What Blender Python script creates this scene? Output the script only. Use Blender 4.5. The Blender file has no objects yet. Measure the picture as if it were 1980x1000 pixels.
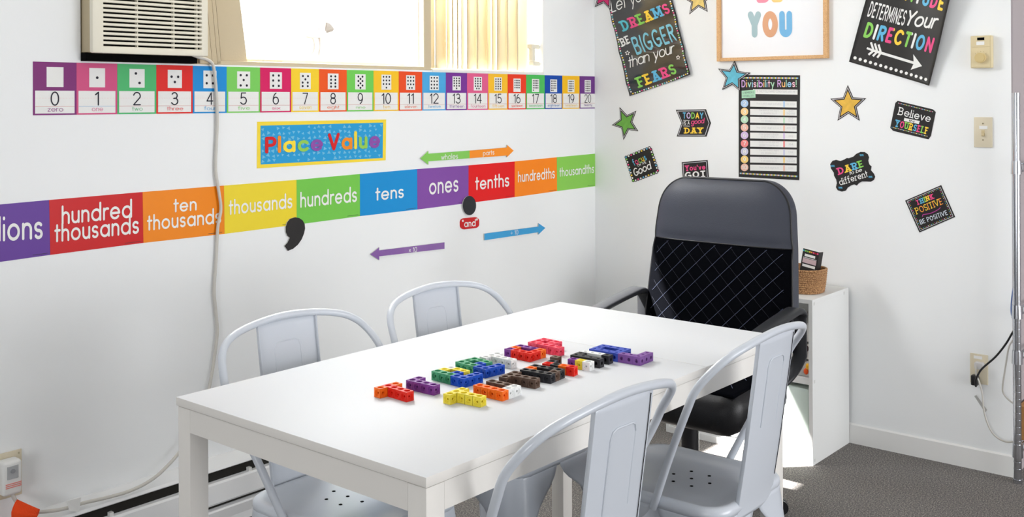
import bpy, bmesh, math, random
from mathutils import Vector, Matrix
random.seed(7)
SC = bpy.context.scene
COL = SC.collection
PI = math.pi

# ------------------------------------------------------------------ camera
IMG_W, IMG_H = 1980, 1000
F_PX, YAW, ROLL, CY = 2017.8, 0.8702, -0.0047, 192.3
CAM = Vector((-4.137, -2.9635, 1.4029))
Fw = Vector((math.sin(YAW), math.cos(YAW), 0))
Rt = Vector((math.cos(YAW), -math.sin(YAW), 0))
Up = Vector((0, 0, 1))
R2 = Rt*math.cos(ROLL) + Up*math.sin(ROLL)
U2 = -Rt*math.sin(ROLL) + Up*math.cos(ROLL)
cd = bpy.data.cameras.new('camera')
cam = bpy.data.objects.new('camera', cd)
COL.objects.link(cam)
cd.sensor_width = 36.0
cd.lens = F_PX/IMG_W*36.0
cd.shift_y = -(500-CY)/IMG_W
cd.clip_start = 0.05
cam.matrix_world = Matrix((
    (R2.x, U2.x, -Fw.x, CAM.x),
    (R2.y, U2.y, -Fw.y, CAM.y),
    (R2.z, U2.z, -Fw.z, CAM.z),
    (0, 0, 0, 1)))
SC.camera = cam

# ------------------------------------------------------------------ colour management, world, lights
SC.view_settings.view_transform = 'Standard'
SC.view_settings.look = 'None'
SC.view_settings.gamma = 1.0
SC.view_settings.exposure = 0.2
SC.view_settings.use_curve_mapping = False

w = bpy.data.worlds.new('sky')
SC.world = w
w.use_nodes = True
bg = w.node_tree.nodes['Background']
bg.inputs[0].default_value = (0.93, 0.97, 1.0, 1)
bg.inputs[1].default_value = 3.0

def light(name, kind, loc, energy, color=(1, 1, 1), size=1.0, size_y=None, target=None, angle=None):
    d = bpy.data.lights.new(name, kind)
    d.energy = energy
    d.color = color
    if kind == 'AREA':
        d.shape = 'RECTANGLE'
        d.size = size
        d.size_y = size_y or size
    if angle is not None:
        d.angle = angle
    o = bpy.data.objects.new(name, d)
    COL.objects.link(o)
    o.location = loc
    if target is not None:
        o.rotation_euler = (Vector(target)-Vector(loc)).to_track_quat('-Z', 'Y').to_euler()
    return o

sun_dir = Vector((0.92, -1.0, -1.76)).normalized()
sun = light('sun', 'SUN', (-3, 3, 5), 34.0, (1.0, 0.97, 0.93), angle=0.012)
sun.rotation_euler = sun_dir.to_track_quat('-Z', 'Y').to_euler()
# added overhead fill lamps, unseen above the frame
light('overhead_fill', 'AREA', (-1.7, -1.9, 2.77), 0.8, (1.0, 0.985, 0.96), 1.2, 0.6, (-1.7, -1.9, 0))
light('overhead_fill', 'AREA', (-4.2, -3.0, 2.77), 0.8, (1.0, 0.985, 0.96), 1.2, 0.6, (-4.2, -3.0, 0))
light('overhead_fill', 'AREA', (-2.0, -3.6, 2.77), 0.8, (1.0, 0.985, 0.96), 1.2, 0.6, (-2.0, -3.6, 0))
# daylight coming through the window opening
light('window_daylight', 'AREA', (-1.4, 0.30, 2.2), 52, (0.97, 0.985, 1.0), 1.6, 0.4, (-1.2, -1.6, 0.5))
# added fill lamps behind the camera, no window is built there
light('side_fill', 'AREA', (-0.9, -5.9, 1.1), 112, (0.975, 0.985, 1.0), 2.9, 1.9, (-0.8, 0, 0.6))
light('end_fill', 'AREA', (-7.5, -3.0, 1.0), 74, (0.98, 0.985, 1.0), 2.0, 1.5, (0, -1.4, 0.0))  # added fill from the far end toward the back wall

# ------------------------------------------------------------------ pixel -> place helpers
def ray(u, v):
    return Fw + R2*((u-990)/F_PX) + U2*((CY-v)/F_PX)
def onA(u, v, y=0.0):
    d = ray(u, v); return CAM + d*((y-CAM.y)/d.y)
def onB(u, v, x=0.0):
    d = ray(u, v); return CAM + d*((x-CAM.x)/d.x)
def onZ(u, v, z=0.0):
    d = ray(u, v); return CAM + d*((z-CAM.z)/d.z)

# ------------------------------------------------------------------ materials
def lin(c):
    r = []
    for x in c[:3]:
        x = x/255.0
        r.append(x/12.92 if x <= 0.04045 else ((x+0.055)/1.055)**2.4)
    return (r[0], r[1], r[2], 1.0)
_m = {}
def mat(rgb, rough=0.6, metal=0.0, spec=0.5, bump=0.0, bscale=60.0, coat=0.0, trans=0.0, var=0.0, aniso=None, name=None):
    key = (tuple(rgb), rough, metal, spec, bump, bscale, coat, trans, var, aniso)
    if key in _m:
        return _m[key]
    m = bpy.data.materials.new(name or 'paint_%d_%d_%d' % tuple(rgb))
    m.use_nodes = True
    nt = m.node_tree
    b = nt.nodes['Principled BSDF']
    b.inputs['Base Color'].default_value = lin(rgb)
    b.inputs['Roughness'].default_value = rough
    b.inputs['Metallic'].default_value = metal
    b.inputs['Specular IOR Level'].default_value = spec*0.6 if rough > .35 and not metal else spec
    b.inputs['Coat Weight'].default_value = coat
    b.inputs['Coat Roughness'].default_value = 0.12
    b.inputs['Transmission Weight'].default_value = trans
    tc = nt.nodes.new('ShaderNodeTexCoord')
    src = tc.outputs['Object']
    if aniso:
        mp = nt.nodes.new('ShaderNodeMapping'); mp.inputs['Scale'].default_value = aniso
        nt.links.new(src, mp.inputs['Vector']); src = mp.outputs['Vector']
    n = nt.nodes.new('ShaderNodeTexNoise')
    n.inputs['Scale'].default_value = bscale
    n.inputs['Detail'].default_value = 3
    nt.links.new(src, n.inputs['Vector'])
    if var > 0:
        mx = nt.nodes.new('ShaderNodeMix'); mx.data_type = 'RGBA'
        c = lin(rgb)
        mx.inputs[6].default_value = tuple(max(0, x*(1-var)) for x in c[:3])+(1,)
        mx.inputs[7].default_value = tuple(min(1, x*(1+var)) for x in c[:3])+(1,)
        nt.links.new(n.outputs['Fac'], mx.inputs[0])
        nt.links.new(mx.outputs[2], b.inputs['Base Color'])
    if bump > 0:
        bp = nt.nodes.new('ShaderNodeBump')
        bp.inputs['Strength'].default_value = bump
        bp.inputs['Distance'].default_value = 0.01
        nt.links.new(n.outputs['Fac'], bp.inputs['Height'])
        nt.links.new(bp.outputs['Normal'], b.inputs['Normal'])
    _m[key] = m
    return m

def carpet_mat():
    m = bpy.data.materials.new('carpet'); m.use_nodes = True
    nt = m.node_tree; b = nt.nodes['Principled BSDF']
    b.inputs['Roughness'].default_value = 1.0
    b.inputs['Specular IOR Level'].default_value = 0.1
    tc = nt.nodes.new('ShaderNodeTexCoord')
    mp = nt.nodes.new('ShaderNodeMapping'); mp.inputs['Scale'].default_value = (1.0, 1.6, 1.0)
    nt.links.new(tc.outputs['Object'], mp.inputs['Vector'])
    n = nt.nodes.new('ShaderNodeTexNoise'); n.inputs['Scale'].default_value = 140; n.inputs['Detail'].default_value = 5
    n.inputs['Roughness'].default_value = 0.75
    nt.links.new(mp.outputs['Vector'], n.inputs['Vector'])
    cr = nt.nodes.new('ShaderNodeValToRGB')
    e = cr.color_ramp.elements
    e[0].position = 0.33; e[0].color = lin((70, 68, 70))
    e[1].position = 0.68; e[1].color = lin((200, 194, 182))
    a = e.new(0.47); a.color = lin((116, 113, 112))
    a = e.new(0.56); a.color = lin((146, 141, 136))
    nt.links.new(n.outputs['Fac'], cr.inputs[0])
    nt.links.new(cr.outputs[0], b.inputs['Base Color'])
    bp = nt.nodes.new('ShaderNodeBump'); bp.inputs['Strength'].default_value = 0.7; bp.inputs['Distance'].default_value = 0.006
    nt.links.new(n.outputs['Fac'], bp.inputs['Height']); nt.links.new(bp.outputs['Normal'], b.inputs['Normal'])
    return m

def weave_mat():
    m = bpy.data.materials.new('coiled_rope'); m.use_nodes = True
    nt = m.node_tree; b = nt.nodes['Principled BSDF']; b.inputs['Roughness'].default_value = 0.9
    tc = nt.nodes.new('ShaderNodeTexCoord')
    n = nt.nodes.new('ShaderNodeTexNoise'); n.inputs['Scale'].default_value = 260; n.inputs['Detail'].default_value = 3
    nt.links.new(tc.outputs['Object'], n.inputs['Vector'])
    cr = nt.nodes.new('ShaderNodeValToRGB'); e = cr.color_ramp.elements
    e[0].position = 0.35; e[0].color = lin((112, 72, 42)); e[1].position = 0.66; e[1].color = lin((206, 160, 112))
    nt.links.new(n.outputs['Fac'], cr.inputs[0]); nt.links.new(cr.outputs[0], b.inputs['Base Color'])
    bp = nt.nodes.new('ShaderNodeBump'); bp.inputs['Strength'].default_value = 0.6; bp.inputs['Distance'].default_value = 0.003
    nt.links.new(n.outputs['Fac'], bp.inputs['Height']); nt.links.new(bp.outputs['Normal'], b.inputs['Normal'])
    return m

def wood_mat(rgb, dark):
    m = bpy.data.materials.new('bamboo'); m.use_nodes = True
    nt = m.node_tree; b = nt.nodes['Principled BSDF']; b.inputs['Roughness'].default_value = 0.5
    tc = nt.nodes.new('ShaderNodeTexCoord')
    mp = nt.nodes.new('ShaderNodeMapping'); mp.inputs['Scale'].default_value = (1, 1, 1)
    nt.links.new(tc.outputs['Object'], mp.inputs['Vector'])
    n = nt.nodes.new('ShaderNodeTexNoise'); n.inputs['Scale'].default_value = 260; n.inputs['Detail'].default_value = 3
    nt.links.new(mp.outputs['Vector'], n.inputs['Vector'])
    cr = nt.nodes.new('ShaderNodeValToRGB'); e = cr.color_ramp.elements
    e[0].position = 0.3; e[0].color = lin(dark); e[1].position = 0.65; e[1].color = lin(rgb)
    nt.links.new(n.outputs['Fac'], cr.inputs[0]); nt.links.new(cr.outputs[0], b.inputs['Base Color'])
    return m

def glass_mat():
    m = bpy.data.materials.new('window_glass'); m.use_nodes = True
    nt = m.node_tree; nt.nodes.remove(nt.nodes['Principled BSDF'])
    out = nt.nodes['Material Output']
    t = nt.nodes.new('ShaderNodeBsdfTransparent'); g = nt.nodes.new('ShaderNodeBsdfGlossy')
    g.inputs['Roughness'].default_value = 0.02
    mx = nt.nodes.new('ShaderNodeMixShader'); mx.inputs[0].default_value = 0.06
    nt.links.new(t.outputs[0], mx.inputs[1]); nt.links.new(g.outputs[0], mx.inputs[2]); nt.links.new(mx.outputs[0], out.inputs[0])
    return m

def translucent_mat(rgb, amt=0.5, name='blind_fabric'):
    m = bpy.data.materials.new(name); m.use_nodes = True
    nt = m.node_tree; nt.nodes.remove(nt.nodes['Principled BSDF'])
    out = nt.nodes['Material Output']
    d = nt.nodes.new('ShaderNodeBsdfDiffuse'); t = nt.nodes.new('ShaderNodeBsdfTranslucent')
    d.inputs[0].default_value = lin(rgb); t.inputs[0].default_value = lin(rgb)
    tc = nt.nodes.new('ShaderNodeTexCoord'); n = nt.nodes.new('ShaderNodeTexNoise'); n.inputs['Scale'].default_value = 200
    nt.links.new(tc.outputs['Object'], n.inputs['Vector'])
    bp = nt.nodes.new('ShaderNodeBump'); bp.inputs['Strength'].default_value = 0.1
    nt.links.new(n.outputs['Fac'], bp.inputs['Height']); nt.links.new(bp.outputs['Normal'], d.inputs['Normal'])
    mx = nt.nodes.new('ShaderNodeMixShader'); mx.inputs[0].default_value = amt
    nt.links.new(d.outputs[0], mx.inputs[1]); nt.links.new(t.outputs[0], mx.inputs[2]); nt.links.new(mx.outputs[0], out.inputs[0])
    return m

M_WALL = mat((243, 245, 246), 0.75, spec=0.25, bump=0.02, bscale=160, name='wall_paint')
M_CEIL = mat((240, 240, 238), 0.9, name='ceiling_paint')
M_TRIM = mat((236, 236, 234), 0.5, name='trim_paint')
M_GREYWALL = mat((172, 164, 166), 0.7, name='grey_jamb')
M_TABLE = mat((217, 219, 222), 0.5, spec=0.3, bump=0.02, bscale=300, name='white_laminate')
M_TABLEBODY = mat((228, 225, 220), 0.5, name='white_lacquer')
M_CHAIR = mat((202, 208, 217), 0.3, spec=0.5, coat=0.3, bump=0.01, bscale=40, name='white_enamel')
M_SEATLEATHER = mat((18, 18, 21), 0.36, spec=0.6, bump=0.10, bscale=350, name='seat_leather')
M_LEATHER = mat((58, 61, 72), 0.46, spec=0.55, bump=0.12, bscale=350, name='black_leather')
M_MESHFAB = mat((7, 8, 12), 0.95, spec=0.04, bump=0.2, bscale=600, name='black_mesh_fabric')
M_STITCH = mat((84, 92, 116), 0.7, name='stitching')
M_BLACKPL = mat((24, 24, 27), 0.35, spec=0.5, name='black_plastic')
M_ARM = mat((46, 47, 50), 0.38, spec=0.5, bump=0.03, bscale=200, name='arm_plastic')
M_CHROME = mat((205, 208, 214), 0.18, metal=1.0, name='chrome')
M_CREAM = mat((236, 231, 214), 0.45, name='cream_plastic')
M_BEIGE = mat((205, 190, 160), 0.6, bump=0.05, bscale=150, name='beige_vinyl')
M_IVORY = mat((214, 199, 160), 0.45, name='ivory_plastic')
M_IVORY2 = mat((218, 208, 184), 0.45, name='ivory_plate')
M_CORD = mat((206, 203, 196), 0.55, name='grey_cord')
M_WHITEPL = mat((232, 232, 230), 0.45, name='white_plastic')
M_PAPER = mat((236, 236, 234), 0.55, name='white_paper')
M_DARK = mat((8, 8, 9), 0.9, spec=0.1, name='dark_gap')
M_CHALK = mat((33, 31, 31), 0.16, spec=0.7, coat=0.6, bump=0.04, bscale=9, name='glossy_chalkboard_print')
M_CHALK3 = mat((42, 40, 39), 0.45, spec=0.5, bump=0.05, bscale=9, name='satin_chalkboard_print')
M_CHALK2 = mat((38, 36, 36), 0.5, name='chalkboard_card')
M_WHITEINK = mat((240, 240, 238), 0.5, name='white_ink')
M_INK = mat((22, 20, 40), 0.5, name='dark_ink')
M_GREYINK = mat((200, 200, 204), 0.5, name='grey_ink')
M_CAB = mat((226, 227, 226), 0.5, name='white_cabinet')
M_HEAT = mat((240, 241, 242), 0.4, name='heater_enamel')
M_GLASS = glass_mat()
M_BLIND = translucent_mat((238, 228, 204), 0.40)
M_CARPET = carpet_mat()
C = {k: mat(v, 0.45, spec=0.5) for k, v in dict(
    orange=(250, 112, 20), red=(232, 38, 22), purple=(128, 62, 150), green=(66, 158, 112), blue=(14, 78, 192), yellow=(244, 224, 70),
    white=(236, 237, 236), brown=(96, 74, 62), black=(44, 44, 48), pink=(250, 82, 108), royal=(58, 82, 186), violet=(130, 84, 158)).items()}
INK = {k: mat(v, 0.5) for k, v in dict(
    teal=(90, 190, 205), pink=(235, 80, 140), green=(140, 208, 95), yellow=(250, 210, 70), blue=(100, 185, 225), orange=(250, 160, 70),
    white=(240, 240, 238), purple=(140, 80, 170), red=(214, 24, 28), lilac=(214, 190, 228), black=(30, 28, 30)).items()}

# ------------------------------------------------------------------ mesh helpers
def finish(name, bm, mats, parent=None, smooth=None, loc=None, recalc=True):
    if recalc:
        bmesh.ops.recalc_face_normals(bm, faces=bm.faces[:])
    me = bpy.data.meshes.new(name)
    if loc is not None:
        bmesh.ops.translate(bm, verts=bm.verts[:], vec=-Vector(loc))
    bm.to_mesh(me); bm.free()
    if not isinstance(mats, (list, tuple)):
        mats = [mats]
    for m in mats:
        me.materials.append(m)
    if smooth is not None:
        for p in me.polygons:
            p.use_smooth = True
        me.set_sharp_from_angle(angle=math.radians(smooth))
    o = bpy.data.objects.new(name, me)
    COL.objects.link(o)
    if loc is not None:
        o.location = loc
    if parent is not None:
        o.parent = parent
    return o
def tag(o, label=None, cat=None, group=None, kind=None):
    if label: o['label'] = label
    if cat: o['category'] = cat
    if group: o['group'] = group
    if kind: o['kind'] = kind
    return o
def thing(name, label, cat, loc=(0, 0, 0), rz=0.0, group=None):
    o = bpy.data.objects.new(name, None); COL.objects.link(o)
    o.empty_display_size = 0.05
    o.location = loc; o.rotation_euler = (0, 0, rz)
    return tag(o, label, cat, group)
def struct(name, bm, m, parent=None, smooth=None):
    o = finish(name, bm, m, parent, smooth)
    if parent is None: o['kind'] = 'structure'
    return o
def box(bm, x0, x1, y0, y1, z0, z1, mi=0, bevel=0.0, seg=2):
    r = bmesh.ops.create_cube(bm, size=1.0)
    vs = r['verts']
    for v in vs:
        v.co = Vector(((x0+x1)/2+v.co.x*(x1-x0), (y0+y1)/2+v.co.y*(y1-y0), (z0+z1)/2+v.co.z*(z1-z0)))
    fs = list({f for v in vs for f in v.link_faces})
    for f in fs: f.material_index = mi
    if bevel > 0:
        es = list({e for f in fs for e in f.edges})
        bmesh.ops.bevel(bm, geom=es, offset=bevel, segments=seg, profile=0.5, affect='EDGES', material=-1)
    return vs
def rel(bm, o): bmesh.ops.translate(bm, verts=bm.verts[:], vec=-Vector(o.location)); return bm
def bx(*a, **k):
    bm = bmesh.new(); box(bm, *a, **k); return bm
def spline(pts, n=6):
    P = [Vector(p) for p in pts]
    out = []
    for i in range(len(P)-1):
        p0 = P[i-1] if i > 0 else P[0]*2-P[1]
        p1, p2 = P[i], P[i+1]
        p3 = P[i+2] if i+2 < len(P) else P[-1]*2-P[-2]
        for k in range(n):
            t = k/n
            out.append(0.5*((2*p1)+(p2-p0)*t+(2*p0-5*p1+4*p2-p3)*t*t+(3*p1-p0-3*p2+p3)*t**3))
    out.append(P[-1])
    return out
def tube(bm, pts, r, seg=12, mi=0, closed=False, cap=True, flat=1.0):
    pts = [Vector(p) for p in pts]
    n = len(pts); rings = []
    prev = None
    for i, p in enumerate(pts):
        a = pts[i-1] if (i > 0 or closed) else p
        b = pts[(i+1) % n] if (i < n-1 or closed) else p
        t = (b-a).normalized()
        if prev is None:
            ref = Vector((0, 0, 1)) if abs(t.z) < 0.9 else Vector((1, 0, 0))
            nx = t.cross(ref).normalized()
        else:
            nx = (prev - t*prev.dot(t)).normalized()
        prev = nx
        ny = t.cross(nx)
        rr = r[i] if isinstance(r, (list, tuple)) else r
        rings.append([bm.verts.new(p + nx*math.cos(2*PI*k/seg)*rr + ny*math.sin(2*PI*k/seg)*rr*flat) for k in range(seg)])
    m = n if closed else n-1
    for i in range(m):
        A, B = rings[i], rings[(i+1) % n]
        for k in range(seg):
            f = bm.faces.new((A[k], A[(k+1) % seg], B[(k+1) % seg], B[k])); f.material_index = mi
    if cap and not closed:
        f = bm.faces.new(rings[0][::-1]); f.material_index = mi
        f = bm.faces.new(rings[-1]); f.material_index = mi
def cyl(bm, c, r, z0, z1, seg=24, mi=0, r1=None):
    r1 = r if r1 is None else r1
    A = [bm.verts.new((c[0]+math.cos(2*PI*k/seg)*r, c[1]+math.sin(2*PI*k/seg)*r, z0)) for k in range(seg)]
    B = [bm.verts.new((c[0]+math.cos(2*PI*k/seg)*r1, c[1]+math.sin(2*PI*k/seg)*r1, z1)) for k in range(seg)]
    for k in range(seg):
        bm.faces.new((A[k], A[(k+1) % seg], B[(k+1) % seg], B[k])).material_index = mi
    bm.faces.new(A[::-1]).material_index = mi; bm.faces.new(B).material_index = mi
def extrude_profile(bm, prof, x0, x1, mi=0):
    A = [bm.verts.new((x0, y, z)) for y, z in prof]; B = [bm.verts.new((x1, y, z)) for y, z in prof]
    n = len(prof)
    for i in range(n):
        bm.faces.new((A[i], A[(i+1) % n], B[(i+1) % n], B[i])).material_index = mi
    bm.faces.new(A[::-1]).material_index = mi; bm.faces.new(B).material_index = mi

# ------------------------------------------------------------------ lettering, drawn stroke by stroke
def arc(cx, cy, r, a0, a1, n=14, ry=None):
    ry = ry or r
    return [(cx+r*math.cos(math.radians(a0+(a1-a0)*k/n)), cy+ry*math.sin(math.radians(a0+(a1-a0)*k/n))) for k in range(n+1)]
def stroke_defs(w, serif=False):
    h = w/2; r = .5-h; t = 1-h; A_ = 1.48-h
    ar = .40-h
    def arch(x): return [(x, h), (x, t)], arc(x+ar, t-ar, ar, 180, 0)+[(x+2*ar, h)]
    d = {}
    O_ = arc(.5, .5, r, 0, 360, 28)
    d['o'] = ([O_], 1.0)
    d['a'] = ([O_, [(1-h, t), (1-h, h)]], 1.0)
    d['d'] = ([O_, [(1-h, A_), (1-h, h)]], 1.0)
    d['b'] = ([O_, [(h, A_), (h, h)]], 1.0)
    d['p'] = ([O_, [(h, t), (h, -.42)]], 1.0)
    d['g'] = ([O_, [(1-h, t), (1-h, -.05)]+arc(.5, -.08, r, 0, -140, 12, r*.8)], 1.0)
    d['c'] = ([arc(.5, .5, r, 42, 318, 22)], .90)
    d['e'] = ([arc(.5, .5, r, 0, 322, 24), [(h+.02, .5), (1-h, .5)]], 1.0)
    d['n'] = ([*arch(h)], .80)
    d['h'] = ([[(h, A_), (h, h)], arc(h+ar, t-ar, ar, 180, 0)+[(h+2*ar, h)]], .80)
    d['m'] = ([*arch(h), arc(h+3*ar, t-ar, ar, 180, 0)+[(h+4*ar, h)]], 1.6-h*2)
    d['u'] = ([[(h, t), (h, h+ar)]+arc(h+ar, h+ar, ar, 180, 360)+[(h+2*ar, t)], [(h+2*ar, t), (h+2*ar, h)]], .80)
    d['y'] = ([[(h, t), (.42, h)], [(.84-h, t), (.30, -.42)]], .84)
    d['v'] = ([[(h, t), (.42, h), (.84-h, t)]], .84)
    d['x'] = ([[(h, t), (.78-h, h)], [(h, h), (.78-h, t)]], .78)
    d['z'] = ([[(h, t), (.74-h, t), (h, h), (.74-h, h)]], .74)
    d['k'] = ([[(h, A_), (h, h)], [(.72-h, t), (h, .42)], [(.28, .56), (.76-h, h)]], .76)
    d['r'] = ([[(h, t), (h, h)], arc(h+ar, t-ar, ar, 180, 70)], .52)
    d['i'] = ([[(h, t), (h, h)], [(h, 1.30), (h, 1.33)]], w)
    d['l'] = ([[(h, A_), (h, h)]], w)
    d['t'] = ([[(.24, 1.30), (.24, h)], [(h*.6, t), (.50, t)]], .52)
    d['f'] = ([arc(.46, A_-.22, .22, 60, 180, 8)+[(.24, h)], [(h*.6, t), (.50, t)]], .56)
    rs = (t-h)/4
    S_ = lambda W, q0, q1, k: [arc(W/2, q1-k, W/2-h, 35, 180, 12, k)+arc(W/2, q1-k, W/2-h, 180, 270, 8, k)[1:]+arc(W/2, q0+k, W/2-h, 90, -60, 12, k)[1:]+arc(W/2, q0+k, W/2-h, -60, -150, 10, k)[1:]]
    d['s'] = (S_(.68, h, t, rs), .68)
    d['w'] = ([[(h, t), (.34, h), (.60, t), (.86, h), (1.2-h, t)]], 1.2)
    T = 1.42-h; M_ = .71; W = .96
    d['A'] = ([[(h, h), (.5, T), (1-h, h)], [(.24, .46), (.76, .46)]], 1.0)
    d['B'] = ([[(h, T), (h, h)], [(h, T), (.46, T)]+arc(.46, (T+M_)/2, (T-M_)/2, 90, -90, 10)+[(h, M_)], [(h, M_), (.50, M_)]+arc(.50, (h+M_)/2, (M_-h)/2, 90, -90, 10)+[(h, h)]], .90)
    d['C'] = ([arc(.56, M_, .56-h, 45, 315, 22, M_-h)], 1.0)
    d['D'] = ([[(h, T), (h, h)], [(h, T), (.36, T)]+arc(.36, M_, .60-h, 90, -90, 16, M_-h)+[(h, h)]], W)
    d['E'] = ([[(h, T), (h, h)], [(h, T), (.76-h, T)], [(h, M_), (.66-h, M_)], [(h, h), (.78-h, h)]], .78)
    d['F'] = ([[(h, T), (h, h)], [(h, T), (.76-h, T)], [(h, M_), (.66-h, M_)]], .76)
    d['G'] = ([arc(.56, M_, .56-h, 50, 340, 22, M_-h), [(.6, .62), (1.06-h, .62), (1.06-h, .25)]], 1.06)
    d['H'] = ([[(h, T), (h, h)], [(.94-h, T), (.94-h, h)], [(h, M_), (.94-h, M_)]], .94)
    d['I'] = ([[(h, T), (h, h)]], w)
    d['K'] = ([[(h, T), (h, h)], [(.86-h, T), (h, .55)], [(.30, .76), (.90-h, h)]], .90)
    d['L'] = ([[(h, T), (h, h), (.74-h, h)]], .74)
    d['M'] = ([[(h, h), (h, T), (.6, .35), (1.2-h, T), (1.2-h, h)]], 1.2)
    d['N'] = ([[(h, h), (h, T), (.96-h, h), (.96-h, T)]], .96)
    d['O'] = ([arc(.55, M_, .55-h, 0, 360, 30, M_-h)], 1.1)
    d['P'] = ([[(h, T), (h, h)], [(h, T), (.5, T)]+arc(.5, T-.30, .30, 90, -90, 12)+[(h, T-.60)]], .86)
    d['R'] = ([[(h, T), (h, h)], [(h, T), (.48, T)]+arc(.48, T-.29, .29, 90, -90, 12)+[(h, T-.58)], [(.42, T-.58), (.86-h, h)]], .88)
    d['S'] = (S_(.86, h, T, (T-h)/4), .86)
    d['T'] = ([[(h, T), (.86-h, T)], [(.43, T), (.43, h)]], .86)
    d['U'] = ([[(h, T), (h, .45)]+arc(.46, .45, .46-h, 180, 360, 14, .45-h)+[(.92-h, T)]], .92)
    d['V'] = ([[(h, T), (.55, h), (1.1-h, T)]], 1.1)
    d['W'] = ([[(h, T), (.38, h), (.7, T*.85), (1.02, h), (1.4-h, T)]], 1.4)
    d['X'] = ([[(h, T), (.9-h, h)], [(h, h), (.9-h, T)]], .9)
    d['Y'] = ([[(h, T), (.47, M_-.02), (.94-h, T)], [(.47, M_), (.47, h)]], .94)
    D0 = arc(.42, M_, .42-h, 0, 360, 28, M_-h)
    d['0'] = ([D0], .84)
    d['1'] = ([[(h+.02, T-.24), (.34, T), (.34, h)]], .34+h)
    d['2'] = ([arc(.42, T-.38, .42-h, 165, -25, 16, .38)+[(h, h), (.84-h, h)]], .84)
    d['3'] = ([arc(.40, T-.32, .36-h, 150, -80, 14, .32), [(.30, T-.64), (.42, T-.64)], arc(.40, h+.35, .42-h, 90, -155, 16, .35)], .84)
    d['4'] = ([[(.62, h), (.62, T), (h, .44), (.88-h, .44)]], .88)
    d['5'] = ([[(.76-h, T), (.18, T), (.12, .76)]+arc(.40, .47, .44-h, 130, -150, 18, .47-h)], .84)
    d['6'] = ([arc(.42, .46, .42-h, 0, 360, 24, .46-h), arc(.60, .50, .60-h, 105, 185, 12, T-.50)], .84)
    d['7'] = ([[(h, T), (.82-h, T), (.30, h)]], .82)
    d['8'] = ([arc(.42, T-.32, .36-h*.6, 0, 360, 24, .32), arc(.42, h+.37, .42-h, 0, 360, 24, .37)], .84)
    d['9'] = ([arc(.42, T-.44, .42-h, 0, 360, 24, .44), arc(.24, T-.44, .60-h, 0, -75, 12, T-.44-h)], .84)
    d["'"] = ([[(h, T), (h, T-.3)]], w)
    d['!'] = ([[(h, T), (h, .50)], [(h, h), (h, h+.02)]], w)
    d[','] = ([[(h+.06, h+.02), (h, -.2)]], w+.06)
    d['='] = ([[(h, .8), (.7-h, .8)], [(h, .5), (.7-h, .5)]], .7)
    d['+'] = ([[(h, .65), (.7-h, .65)], [(.35, .95), (.35, .35)]], .7)
    d['\u00f7'] = ([[(h, .65), (.7-h, .65)], [(.35, 1.0), (.35, 1.01)], [(.35, .30), (.35, .31)]], .7)
    d['\u00d7'] = ([[(h, .95), (.62-h, .35)], [(h, .35), (.62-h, .95)]], .62)
    d['\u201c'] = ([[(.08, 1.44), (.12, 1.2)], [(.32, 1.44), (.36, 1.2)]], .44)
    d['\u201d'] = ([[(.12, 1.44), (.08, 1.2)], [(.36, 1.44), (.32, 1.2)]], .44)
    if serif:   # slab feet and heads on the capitals
        e_ = h*1.7
        feet = dict(A=[(h, 0), (1-h, 0), (.5, 1)], D=[(h, 0), (h, 1)], R=[(h, 0), (h, 1), (.86-h, 0)], E=[(h, 0), (h, 1)], M=[(h, 0), (1.2-h, 0), (h, 1), (1.2-h, 1)], F=[(h, 0), (h, 1)],
                    Y=[(.47, 0), (h, 1), (.94-h, 1)], T=[(.43, 0)], U=[(h, 1), (.92-h, 1)], L=[(h, 1), (h, 0)], P=[(h, 0), (h, 1)], I=[(h, 0), (h, 1)], V=[(h, 1), (1.1-h, 1)], N=[(h, 0), (h, 1), (.96-h, 1)],
                    H=[(h, 0), (h, 1), (.94-h, 0), (.94-h, 1)], K=[(h, 0), (h, 1), (.9-h, 0), (.86-h, 1)], B=[(h, 0), (h, 1)], h=[(h, 0)], l=[(h, 0)], i=[(h, 0)], f=[(.24, 0)], n=[(h, 0), (h+2*ar, 0)], r=[(h, 0)])
        for ch, L in feet.items():
            st, wd = d[ch]; d[ch] = (st+[[(x-e_, h*.75 if not up else T+h*.25), (x+e_, h*.75 if not up else T+h*.25)] for x, up in L], wd+h*.6)
    return d
def split_corners(strokes):
    out = []
    for st in strokes:
        cur = [st[0]]
        for k in range(1, len(st)):
            if math.hypot(st[k][0]-cur[-1][0], st[k][1]-cur[-1][1]) < 1e-5: continue
            if len(cur) > 1:
                a = math.atan2(cur[-1][1]-cur[-2][1], cur[-1][0]-cur[-2][0]); b = math.atan2(st[k][1]-cur[-1][1], st[k][0]-cur[-1][0])
                if abs((b-a+PI) % (2*PI)-PI) > .6:
                    out.append(cur); cur = [cur[-1]]
            cur.append(st[k])
        if len(cur) > 1: out.append(cur)
    return out
_st = {}
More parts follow.
